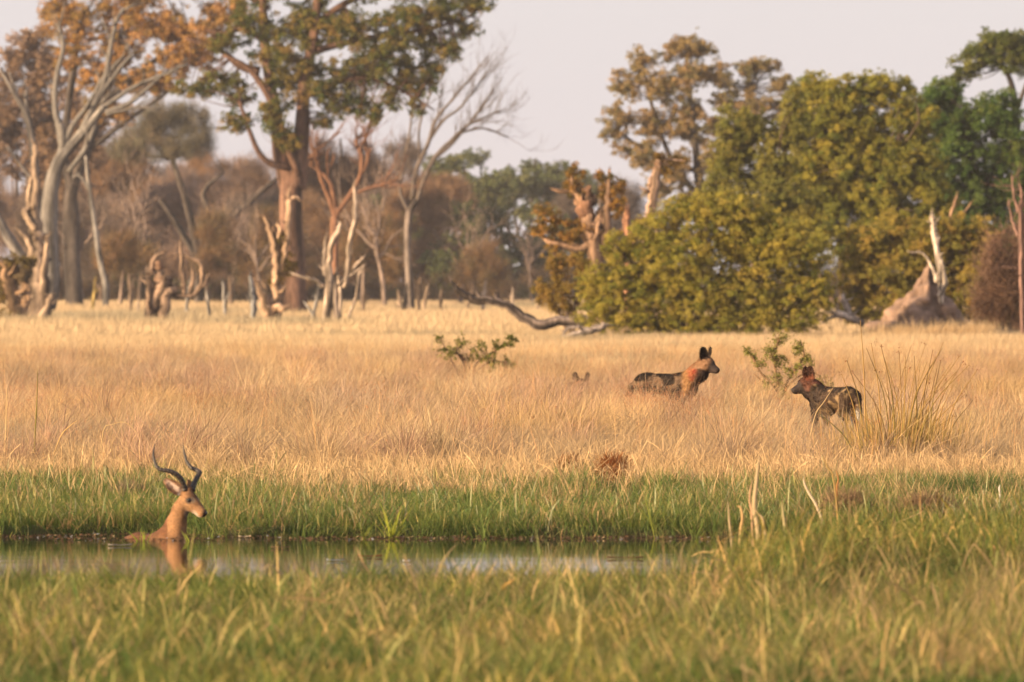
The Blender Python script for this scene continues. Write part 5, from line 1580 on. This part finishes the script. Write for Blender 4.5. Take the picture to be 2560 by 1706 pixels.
def head_marks(c, v, a, l, u, tanc, muzzle, ear_back):
    c = blend(c, tanc, smooth(-.22, -.10, a) * (np.abs(l) < .14))
    c = blend(c, muzzle, smooth(.045, .10, a + .25 * (-u)))
    c = blend(c, muzzle, near(np.stack([a, np.abs(l), u], 1), (.075, .045, .008), (.035, .03, .03)) * .85)
    c = blend(c, muzzle, smooth(-.055, -.085, u) * smooth(-.1, .0, a) * .9)
    stripe = (1 - smooth(.004, .014, np.abs(l))) * smooth(-.02, .02, u) * smooth(-.05, .0, a)
    c = blend(c, BLK, stripe * .8)
    earm = smooth(.055, .075, u) * (a < .03) * (a > -.14)
    c = blend(c, ear_back, earm * .9)
    c = blend(c, BLK, earm * smooth(.10, .16, u + .03 * noise3(v * 40)) * .8)
    return c
def pattern_a(v, a, l, u, zo):
    zz = v[:, 2] - zo
    n1 = noise3(v * np.array((8, 9, 9)) + 3.3); n2 = noise3(v * 20 + 9); n3 = noise3(v * 60)
    c = np.tile(np.array((.24, .155, .095)), (len(v), 1))
    c = blend(c, (.17, .11, .07), smooth(.42, .6, n2) * .8)
    c = blend(c, BLK, smooth(.53, .60, n1 + .2 * (n2 - .5)) * .9)
    c = blend(c, BLK, smooth(.625, .65, zz + .02 * (n2 - .5)) * (v[:, 0] < .30) * smooth(.35, .5, n1 + .2 * n2))
    c = blend(c, (.05, .04, .032), smooth(.53, .45, zz + .09 * (n1 - .5)) * (v[:, 0] < .22))
    c = blend(c, BLK, smooth(.36, .28, zz))
    sh = smooth(.20, .27, v[:, 0]) * smooth(.34, .40, zz)
    c = blend(c, (.44, .24, .10), sh)
    c = blend(c, BLK, smooth(.38, .42, v[:, 0]) * smooth(.58, .50, zz) * .9)
    neck = smooth(.30, .36, v[:, 0] + .25 * (zz - .6)) * smooth(.53, .60, zz)
    c = blend(c, (.36, .10, .05), neck * (.8 + .2 * smooth(.4, .6, n2)))
    c = blend(c, (.36, .06, .03), neck * smooth(.5, .62, n2) * smooth(.60, .72, zz) * .7)
    c = blend(c, (.46, .26, .11), near(v, (.36, 0, .80), (.12, .09, .09)) * .6)
    c = blend(c, BLK, smooth(.47, .52, v[:, 0] + .3 * (zz - .62)) * smooth(.76, .66, zz) * .85)
    c = head_marks(c, v, a, l, u, np.array((.33, .185, .10)), (.045, .030, .025), (.05, .032, .026))
    return c * (.75 + .5 * n3[:, None])
def pattern_b(v, a, l, u, zo):
    zz = v[:, 2] - zo
    n1 = noise3(v * np.array((9, 10, 7)) + 8.1); n2 = noise3(v * 22 + 2); n3 = noise3(v * 60)
    c = np.tile(np.array((.085, .055, .037)), (len(v), 1))
    c = blend(c, (.34, .225, .115), smooth(.41, .52, n1 + .25 * (n2 - .5)) * smooth(.30, .40, zz) * .95)
    c = blend(c, BLK, smooth(.57, .63, zz + .05 * (n2 - .5)) * smooth(.35, .6, noise3(v * np.array((26, 8, 8)))) * .9)
    c = blend(c, BLK, near(v, (-.29, .07, .47), (.10, .08, .12)) * .8)
    c = blend(c, (.20, .13, .075), near(v, (-.29, .08, .42), (.05, .06, .06)) * .6)
    c = blend(c, BLK, smooth(.34, .26, zz) * .9)
    c = blend(c, (.55, .50, .45), smooth(.56, .64, noise3(v * np.array((16, 16, 7)) + 50)) * smooth(.36, .3, zz) * smooth(.12, .18, zz))
    c = blend(c, (.60, .55, .50), (v[:, 0] < -.42) * smooth(.42, .36, zz))
    neck = smooth(.28, .36, v[:, 0]) * smooth(.50, .58, zz)
    c = blend(c, (.24, .085, .045), neck * (.5 + .5 * smooth(.4, .6, n2)))
    c = blend(c, BLK, smooth(.40, .45, v[:, 0]) * smooth(.60, .52, zz))
    c = head_marks(c, v, a, l, u, np.array((.15, .065, .042)), (.035, .024, .02), (.20, .065, .035))
    return c * (.7 + .6 * n3[:, None])
b1 = on_ground(1666, 121.0)
make_dog('wild dog facing right with blood-red neck and tan spotted flank, taller of the two standing', b1, math.radians(-9), math.radians(-19), .80, .555, math.radians(15), pattern_a, scale=1.05)
b2 = on_ground(2086, 106.0)
make_dog('dark mottled wild dog facing left beside the tall sedge tussock', b2, math.radians(127), math.radians(66), .70, .50, math.radians(10), pattern_b, scale=.98, ear_turn=.3)
b3 = on_ground(1438, 146.0)
make_dog('wild dog lying low, only its ears and greyish brow showing above the grass', b3, math.radians(-75), math.radians(-5), .30, .44, math.radians(10), pattern_a, lying=True)

# ------------------------------------------------------------------ small plants and litter
def shrub(name, label, px, d, stems, sprays, leaf, cols, bark, n_leaf=26):
    base = on_ground(px, d)
    root = put(name, None, None, loc=base); tag(root, label, 'shrub')
    s = F / d
    for sp in stems:
        ms = MB()
        c, r = limb_curve(sp, d)
        c[0][2] = base[2] - .05
        tube(ms, c, r * 1.5, 5, bark, rough=.1)
        put('stem', ms.mesh('stem', base, True), M_BARK, root)
    allp = np.concatenate([limb_curve(sp, d)[0] for sp in stems])
    ml = MB(); mt = MB()
    for (px_, py_, rx, ry) in sprays:
        c0 = P(px_, py_, d); c0[1] += RNG.uniform(-.25, .25)
        st = allp[np.argmin(((allp - c0) ** 2).sum(1))]
        for k in range(9):
            e = c0 + RNG.normal(size=3) * np.array((rx, rx, ry)) / s * .8
            pts = catmull([st, (st + e) / 2 + RNG.normal(size=3) * .04, e], 6)
            tube(mt, pts, np.linspace(.006, .002, 6), 4, bark)
            tt = RNG.uniform(.45, 1.05, n_leaf)
            pos = np.stack([np.interp(tt, np.linspace(0, 1, 6), pts[:, i]) for i in range(3)], 1) + RNG.normal(size=(n_leaf, 3)) * .022
            cc = np.asarray(cols)[RNG.integers(0, len(cols), n_leaf)]
            leaf_quads(ml, pos, leaf[0], leaf[1], cc, axis=(0, 0, .5))
    put('twigs', mt.mesh('twigs', base), M_BARK, root)
    o = put('foliage', ml.mesh('foliage', base), M_LEAF, root); o['kind'] = 'stuff'
SHG = [(.12, .135, .03), (.17, .165, .04), (.09, .11, .025), (.22, .19, .055)]
shrub('shrub', 'small sparse green shrub with bare twisted stems alone in the dry grass', 1175, 188,
      [[(1165, 950, 3), (1160, 910, 2.5), (1140, 880, 2), (1118, 875, 1.5), (1100, 845, 1)], [(1170, 950, 3), (1172, 915, 2.5), (1150, 885, 2)], [(1178, 950, 3), (1190, 910, 2), (1235, 880, 2), (1262, 862, 1.5), (1280, 850, 1)],
       [(1176, 950, 2.5), (1200, 920, 2), (1230, 905, 1.5), (1262, 905, 1)], [(1150, 950, 2.5), (1138, 920, 2), (1122, 890, 1.5)]],
      [(1096, 850, 8, 14), (1110, 878, 12, 9), (1140, 862, 14, 10), (1158, 850, 12, 8), (1130, 888, 14, 10), (1188, 872, 14, 14), (1195, 858, 10, 7), (1180, 890, 16, 10), (1238, 880, 12, 14), (1228, 900, 12, 12), (1262, 865, 9, 6), (1272, 842, 8, 8), (1284, 856, 10, 7), (1240, 920, 18, 8), (1264, 905, 9, 6), (1208, 895, 14, 8), (1288, 920, 5, 5), (1236, 858, 6, 8)],
      (.05, .026), SHG, (.17, .11, .07), n_leaf=17)
shrub('shrub', 'small upright yellow-green shrub between the two standing wild dogs', 1938, 144,
      [[(1940, 1020, 3), (1940, 980, 2.6), (1930, 960, 2.2), (1900, 930, 1.8), (1880, 890, 1.3), (1866, 874, 1)], [(1942, 1020, 2.6), (1945, 975, 2.2), (1938, 920, 1.8), (1940, 870, 1.2), (1950, 845, 1)],
       [(1944, 1020, 2.6), (1960, 970, 2), (1985, 930, 1.8), (2010, 890, 1.4), (2000, 850, 1)], [(1942, 1015, 2), (1975, 960, 1.6), (2030, 930, 1.2), (2080, 975, 1)], [(1940, 990, 2), (1912, 960, 1.5), (1885, 935, 1)]],
      [(1868, 875, 10, 6), (1886, 890, 12, 10), (1920, 880, 12, 10), (1915, 870, 8, 6), (1935, 900, 14, 8), (1905, 905, 14, 8), (1960, 905, 12, 8), (1940, 850, 12, 7), (1965, 842, 10, 6), (1995, 862, 12, 8), (1990, 880, 10, 10), (2015, 890, 8, 10), (2025, 905, 8, 10), (1970, 930, 14, 8), (1930, 940, 16, 10), (1950, 960, 14, 8), (1920, 965, 12, 8), (1995, 915, 12, 8), (2050, 950, 10, 8), (2085, 975, 12, 8), (2070, 965, 10, 6), (1958, 985, 10, 8)],
      (.046, .018), [(.20, .20, .05), (.26, .23, .07), (.15, .16, .04)], (.22, .13, .07), n_leaf=18)

def stalk_part(pts, w, c0, c1, parent, origin, name='stalk', head=None, seg=10):
    mb = MB()
    c = catmull(pts, seg)
    col = np.repeat(np.asarray(c0)[None] * (1 - np.linspace(0, 1, seg))[:, None] + np.asarray(c1)[None] * np.linspace(0, 1, seg)[:, None], 4, 0)
    col = np.vstack([col, c0, c1])
    tube(mb, c, np.linspace(w, w * .35, seg), 4, (1, 1, 1))
    mb.c[0] = col
    if head:
        m = head
        pos = c[-1] + RNG.normal(size=(m, 3)) * np.array((.022, .022, .018))
        leaf_quads(mb, pos, .016, .012, np.tile((.20, .085, .04), (m, 1)))
    return put(name, mb.mesh(name, origin), M_BLADE, parent)

def make_sedge():
    d = 87.0
    base = on_ground(2215, d)
    root = put('sedge_tussock', None, None, loc=base)
    tag(root, 'tall golden-green sedge tussock with leaning brown-tipped stalks at the right', 'sedge')
    s = F / d
    tips = [(2150, 800), (2118, 900), (2130, 930), (2180, 860), (2200, 865), (2208, 885), (2215, 930), (2245, 880), (2260, 890), (2275, 865), (2285, 890), (2310, 862), (2330, 875), (2355, 870), (2360, 855), (2400, 890), (2405, 910), (2420, 912),
            (2380, 905), (2350, 900), (2340, 920), (2300, 910), (2270, 920), (2345, 890), (2320, 905), (2290, 930), (2325, 950), (2360, 940), (2380, 960), (2390, 930), (2440, 925), (2230, 940), (2195, 930), (2165, 870), (2145, 950), (2410, 985), (2340, 980), (2310, 985), (2100, 935), (2260, 960),
            (2350, 1020), (2390, 1040), (2430, 1000), (2300, 1040), (2180, 990), (2130, 1010)]
    for k, (tx, ty) in enumerate(tips):
        bx = 2245 + (tx - 2260) * .4 + RNG.uniform(-40, 40)
        dy = RNG.uniform(-.25, .25)
        b = np.array((X(bx, d), d + dy, base[2] - .03)); t = P(tx, ty, d); t[1] += dy + RNG.uniform(-.2, .2)
        m = b * .5 + t * .5 + np.array(((t[0] - b[0]) * -.18, 0, (t[2] - b[2]) * .10))
        green = RNG.random() < .25
        c0 = np.array((.20, .17, .045)) if green else np.array((.42, .27, .10))
        c1 = np.array((.30, .19, .07)) if RNG.random() < .6 else np.array((.16, .10, .05))
        stalk_part([b, m, t], RNG.uniform(.005, .0085), c0, c1, root, base, head=RNG.integers(5, 12) if RNG.random() < .55 else None)
    mb = MB()
    for _ in range(2000):
        k = RNG.uniform(.7, 1.2)
        x = RNG.normal(.15, .29); y = RNG.normal(0, .2)
        c = (np.array((.46, .32, .11)), np.array((.28, .23, .07)), np.array((.48, .29, .11)))[RNG.integers(0, 3)]
        blade(mb, (base[0] + x, base[1] + y, base[2] - .02), RNG.uniform(.25, .75), RNG.uniform(.003, .007), abs(RNG.normal(.14, .2)), RNG.uniform(-1.2, 1.2) if x > 0 else RNG.uniform(1.6, 4.6), RNG.uniform(0, .5), c * k * .8, c * k, 3)
    o = put('blades', mb.mesh('blades', base), M_BLADE, root); o['kind'] = 'stuff'
make_sedge()

def tuft(name, label, cat, px, d, n, hr, wr, cols, lean, curl, sp=.12, ang=None, group=None):
    base = on_ground(px, d)
    mb = MB()
    for _ in range(n):
        k = RNG.uniform(.7, 1.25)
        c = np.asarray(cols)[RNG.integers(0, len(cols))]
        blade(mb, (base[0] + RNG.normal(0, sp), base[1] + RNG.normal(0, sp * .8), base[2] - .02), RNG.uniform(*hr), RNG.uniform(*wr), abs(RNG.normal(*lean)), RNG.uniform(0, 6.28) if ang is None else RNG.normal(*ang), RNG.uniform(*curl), c * k * .85, c * k, 4)
    o = put(name, mb.mesh(name, base), M_BLADE, loc=base)
    tag(o, label, cat, group)
    return o
tuft('sedge_clump', 'dark green sedge clump on the bank at the right edge', 'sedge', 2425, 72.5, 700, (.18, .42), (.003, .006), [(.05, .085, .03), (.065, .10, .035), (.09, .12, .04)], (.35, .25), (.2, 1.0), sp=.20)
tuft('straw_tuft', 'pale fanned tuft of dry straw above the bank, middle of the picture', 'grass tuft', 1078, 86.0, 340, (.3, .78), (.004, .008), [(.56, .42, .24), (.62, .48, .28), (.48, .33, .17)], (.35, .3), (.0, .5), sp=.09)
tuft('straw_tuft', 'pale bent tuft of dry straw right of the impala horns', 'grass tuft', 640, 84.5, 60, (.2, .45), (.004, .008), [(.56, .42, .24), (.50, .36, .2)], (.5, .3), (.1, .9), sp=.12)
tuft('straw_tuft', 'bright broken straw tuft left of the impala horns', 'grass tuft', 230, 83.0, 90, (.2, .5), (.004, .009), [(.6, .44, .24), (.50, .36, .18)], (.55, .3), (-.1, .5), sp=.14)
def clod(name, label, px, py, d, w, h, cols):
    base = on_ground(px, d)
    s = F / d
    mb = MB()
    th = np.linspace(0, 2 * math.pi, 25)[:-1]; ph = np.linspace(.02, math.pi * .62, 12)
    v = np.stack([np.outer(np.sin(ph), np.cos(th)), np.outer(np.sin(ph), np.sin(th)), np.outer(np.cos(ph), np.ones(24))], 2).reshape(-1, 3)
    v = v * (.75 + .5 * noise3(v * 2.2 + px))[:, None] * np.array((w * .8, w * .6, h * .62)) / s
    i = np.arange(11)[:, None] * 24; j = np.arange(24)[None]; jn = (j + 1) % 24
    mb.add(v, np.stack([i + j, i + jn, i + 24 + jn, i + 24 + j], 2).reshape(-1, 4), None, np.asarray(cols[0]) * .5)
    for _ in range(900):
        a = RNG.uniform(0, 6.28); r = RNG.uniform(.2, 1)
        p = np.array((math.cos(a) * r * w, math.sin(a) * r * w * .8, h * math.sqrt(max(0, 1 - r * r)))) / s * .95
        blade(mb, p, RNG.uniform(.06, .2), RNG.uniform(.0025, .006), RNG.uniform(.1, 1.5), a + RNG.normal(0, 1.2), RNG.uniform(.2, 2.0), np.array(cols[RNG.integers(0, len(cols))]) * RNG.uniform(.6, 1.2), np.array(cols[RNG.integers(0, len(cols))]) * RNG.uniform(.6, 1.2), 3)
    o = put(name, mb.mesh(name), M_BLADE, loc=base)
    tag(o, label, 'grass clod')
clod('dead_grass_clod', 'rust-red matted clod of dead grass at the top of the green bank', 1532, 1165, 82.0, 46, 48, [(.30, .10, .035), (.20, .075, .03), (.38, .17, .06)])
clod('dead_grass_clod', 'smaller flat rusty grass clod left of the rust-red one', 1420, 1150, 83.5, 28, 30, [(.34, .16, .06), (.28, .12, .05)])
clod('reed_heap', 'brown heap of fallen reeds on the bank at the right, above the water', 2110, 1290, 68.3, 75, 60, [(.26, .165, .095), (.38, .26, .15), (.18, .115, .07)])
clod('reed_heap', 'dark brown matted reed heap further right on the bank', 2320, 1320, 67.6, 95, 55, [(.22, .145, .085), (.32, .22, .125), (.14, .095, .06)])
clod('reed_heap', 'small grey-brown heap of trampled reeds behind the impala', 330, 1235, 72.5, 60, 40, [(.20, .16, .10), (.30, .23, .14), (.14, .11, .07)])

# single reeds and stems, each one its own thing
def reed(name, label, cat, pts, d, w, col, group=None, col1=None, flat=False):
    base = on_ground(pts[0][0], d)
    q = [P(a, b, d + (e[0] if e else 0)) for a, b, *e in pts]
    q[0][2] = min(q[0][2], base[2])
    mb = MB()
    c = catmull(q, 16)
    tube(mb, c, np.interp(np.linspace(0, 1, 16), [0, .5, .85, 1], [w, w * .95, w * .6, w * .15]), 6, col, rough=.12, seed=pts[0][0])
    o = put(name, mb.mesh(name, base, True), M_BLADE, loc=base)
    tag(o, label, cat, group)
    return o
RD = (.42, .32, .19)
reed('dry_reed', 'tallest pale broken reed standing at the near water edge, right of centre', 'reed', [(1900, 1420), (1896, 1340), (1886, 1270), (1892, 1200), (1898, 1140)], 58.5, .019, RD)
reed('dry_reed', 'pinkish short reed clinging to the left of the tallest pale reed', 'reed', [(1890, 1420), (1880, 1300), (1874, 1250), (1880, 1200)], 58.6, .009, (.48, .30, .18))
reed('dry_reed', 'reed leaning left against the tallest pale reed', 'reed', [(1925, 1375), (1912, 1330), (1896, 1285), (1880, 1270)], 58.4, .010, RD)
reed('dry_reed', 'thin straight pale reed left of the tallest reed, leftmost of the three at the edge', 'reed', [(1838, 1410), (1830, 1370), (1824, 1310), (1820, 1255)], 58.3, .010, RD)
reed('dry_reed', 'thin orange-tinted reed with a bent tip between its two pale neighbours', 'reed', [(1846, 1410), (1850, 1350), (1856, 1300), (1852, 1270), (1842, 1266)], 58.2, .010, (.52, .34, .16))
reed('dry_reed', 'pale reed arching down to the water left of the upright reeds', 'reed', [(1812, 1420), (1800, 1395), (1776, 1382), (1750, 1382), (1728, 1392)], 57.5, .010, (.50, .36, .16))
reed('dry_reed', 'broad pale reed blade lying slanted over the reed heap', 'reed', [(2062, 1292), (2040, 1262), (2024, 1236), (2012, 1212), (2008, 1195)], 66.5, .011, (.58, .46, .32))
reed('dry_reed', 'golden reed leaning left over the brown heap', 'reed', [(2110, 1270), (2086, 1210), (2070, 1170), (2056, 1140)], 66.0, .008, (.34, .23, .09))
reed('dry_reed', 'orange reed upright over the brown heap', 'reed', [(2098, 1270), (2092, 1230), (2096, 1200), (2090, 1175)], 66.2, .009, (.36, .18, .07))
reed('dry_reed', 'long thin pale reed lying slanted on the bank right of the heap', 'reed', [(2220, 1318), (2250, 1304), (2290, 1288), (2312, 1276)], 66.4, .006, (.50, .36, .2))
reed('dry_reed', 'long blurred olive reed leaning left in the near right grass', 'reed', [(2340, 1430), (2310, 1380), (2280, 1330), (2248, 1300)], 56.0, .013, (.34, .28, .10))
reed('dry_reed', 'second long blurred reed leaning left, near the right edge', 'reed', [(2420, 1420), (2400, 1380), (2376, 1345), (2362, 1320)], 56.5, .012, (.42, .34, .18))
reed('dry_reed', 'pale upright blurred reed in the near right grass', 'reed', [(2170, 1440), (2172, 1390), (2178, 1340), (2180, 1320)], 56.8, .012, (.46, .35, .2))
reed('dry_reed', 'orange stub of reed in the near right grass', 'reed', [(2236, 1425), (2232, 1380), (2238, 1345)], 57.2, .012, (.48, .29, .11))
reed('dry_reed', 'tall pale reed pair left of the brown heap, right stem', 'reed', [(1968, 1390), (1962, 1330), (1958, 1290), (1955, 1258)], 57.8, .011, (.40, .33, .18))
reed('dry_leaf', 'bright orange curled dead leaf in the near grass below the water', 'leaf', [(1228, 1540), (1240, 1500), (1262, 1468), (1288, 1448)], 50.5, .018, (.62, .36, .10))
reed('tall_grass_stalk', 'tall green-olive grass stem at the left above the bank', 'grass stem', [(84, 1165), (88, 1080), (92, 1010), (94, 920)], 86, .007, (.20, .17, .05))
reed('tall_grass_stalk', 'pale straw stem with a red base at the far left', 'grass stem', [(6, 1160), (14, 1090), (16, 1030), (17, 962)], 87, .006, (.56, .40, .2))
reed('tall_grass_stalk', 'bent straw stem forming a hoop left of the impala horns', 'grass stem', [(248, 1110), (258, 1078), (280, 1062), (312, 1056), (340, 1080), (350, 1100)], 85, .004, (.56, .40, .2))
reed('tall_grass_stalk', 'slanted orange straw stem at the left edge above the green bank', 'grass stem', [(118, 1140), (150, 1095), (176, 1065), (196, 1050)], 85, .006, (.58, .38, .16))
reed('sedge_stalk', 'dark green stalk crossing in front of the dark mottled dog', 'sedge stalk', [(2160, 1160), (2120, 1105), (2085, 1065), (2042, 1030)], 84, .006, (.13, .115, .04))
reed('straw_stalk', 'pale straw stick slanting before the dark mottled dog', 'grass stem', [(2012, 1085), (2036, 1045), (2060, 1005), (2086, 965)], 90, .0045, (.55, .40, .22))
reed('white_stalk', 'small white broken stalk at the right edge by the dark sedge clump', 'reed', [(2498, 1260), (2500, 1240), (2498, 1222), (2500, 1212)], 70, .008, (.72, .68, .60))

# water plants at the far edge
def sprout(px, d, n, h, label, col, w=.007):
    base = np.array((X(px, d), d, max(0.0, gz(X(px, d), d))))
    mb = MB()
    for k in range(n):
        blade(mb, (base[0] + RNG.normal(0, .015), base[1] + RNG.normal(0, .015), base[2] - .03), h * RNG.uniform(.6, 1.1), w * RNG.uniform(.7, 1.2), RNG.uniform(.05, .75), RNG.choice([0, math.pi]) + RNG.normal(0, .6), RNG.uniform(.0, .5), np.array(col) * .8, np.array(col) * RNG.uniform(.9, 1.2), 4, yaw=RNG.normal(0, .4))
    o = put('water_plant', mb.mesh('water_plant', base), M_BLADE, loc=base)
    tag(o, label, 'water plant')
sprout(980, 65.9, 13, .30, 'bright yellow-green fan of blades at the water edge, centre left', (.24, .26, .04), .010)
sprout(356, 65.1, 8, .17, 'small bright green sprout in front of the impala back', (.20, .24, .04))
sprout(473, 65.0, 3, .13, 'tiny upright green sprout right below the impala chin', (.26, .30, .05), .009)
sprout(520, 65.3, 7, .14, 'low green sprout right of the impala neck', (.17, .21, .05))
sprout(905, 65.8, 7, .18, 'arching green sprout left of the bright fan of blades', (.18, .20, .04))
sprout(1645, 65.9, 4, .42, 'tall thin green stems at the water edge near the right reeds', (.17, .19, .04))
sprout(1210, 65.9, 9, .28, 'pale green leaning blades at the water edge, centre', (.13, .17, .05))
sprout(1740, 65.8, 8, .25, 'green tuft hanging over the water left of the near reeds', (.12, .16, .04))

# litter line along the far waterline
def make_litter():
    mb = MB()
    n = 3000
    x = RNG.uniform(-5.2, 5.2, n)
    e = far_edge(x)
    d = e - .25 + RNG.normal(0, .14, n) - .35 * RNG.random(n) ** 3
    raft = RNG.random(n) < .09
    x = np.where(raft, RNG.uniform(-3.5, -2.2, n), x); d = np.where(raft, 65.25 + RNG.normal(0, .08, n), d); e = far_edge(x)
    z = np.maximum(ground(x, d), 0) + RNG.uniform(0, .02, n)
    cols = np.array([(.05, .035, .025), (.10, .06, .04), (.17, .10, .06), (.34, .25, .15), (.06, .045, .035), (.30, .30, .32)])
    c = cols[RNG.choice(6, n, p=[.42, .26, .12, .05, .12, .03])]
    leaf_quads(mb, np.stack([x, d, z], 1), .026, .007, c, axis=(1.6, 0, .2))
    o = put('waterline_litter', mb.mesh('waterline_litter'), M_BLADE)
    tag(o, 'dark rotting plant litter lining the far edge of the water', 'plant litter', None, 'stuff')
make_litter()
def floating(px, py, L, W, col, label, ang=0.0):
    d = CAM_H * F / (py - HZ)
    c = np.array((X(px, d), d, .006))
    mb = MB()
    n = 9
    t = np.linspace(-1, 1, n)
    wv = W * (1 - t ** 2) ** .5 * .5 + .001
    px_ = t * L * .5
    top = np.stack([px_, wv, .006 + .008 * t ** 2], 1); bot = np.stack([px_, -wv, .006 + .008 * t ** 2], 1); mid = np.stack([px_, wv * 0, np.zeros(n)], 1)
    R = np.array(((math.cos(ang), -math.sin(ang), 0), (math.sin(ang), math.cos(ang), 0), (0, 0, 1)))
    v = np.vstack([top, mid, bot]) @ R.T
    i = np.arange(n - 1)
    mb.add(v, np.vstack([np.stack([i, i + 1, i + 1 + n, i + n], 1), np.stack([i + n, i + n + 1, i + 1 + 2 * n, i + 2 * n], 1)]), None, col)
    o = put('floating_leaf', mb.mesh('floating_leaf', smooth_sh=True), M_BLADE, loc=c)
    tag(o, label, 'floating leaf')
floating(925, 1394, .17, .06, (.26, .10, .06), 'reddish leaf floating on the water, centre left', .1)
floating(1016, 1406, .05, .05, (.55, .55, .58), 'small pale speck of leaf floating below the reddish leaf')
floating(1562, 1398, .26, .08, (.20, .11, .07), 'brown leaf floating at the right end of the open water', .05)
floating(612, 1345, .10, .09, (.62, .50, .36), 'pale yellow leaf at the waterline right of the impala', .2)
floating(700, 1372, .14, .04, (.22, .16, .09), 'thin brown blade floating right of the impala reflection', -.2)
floating(838, 1404, .12, .05, (.36, .38, .44), 'grey-blue leaf floating in the middle of the channel', 0)
floating(300, 1366, .18, .03, (.45, .40, .34), 'pale blade floating left of the impala reflection', .1)
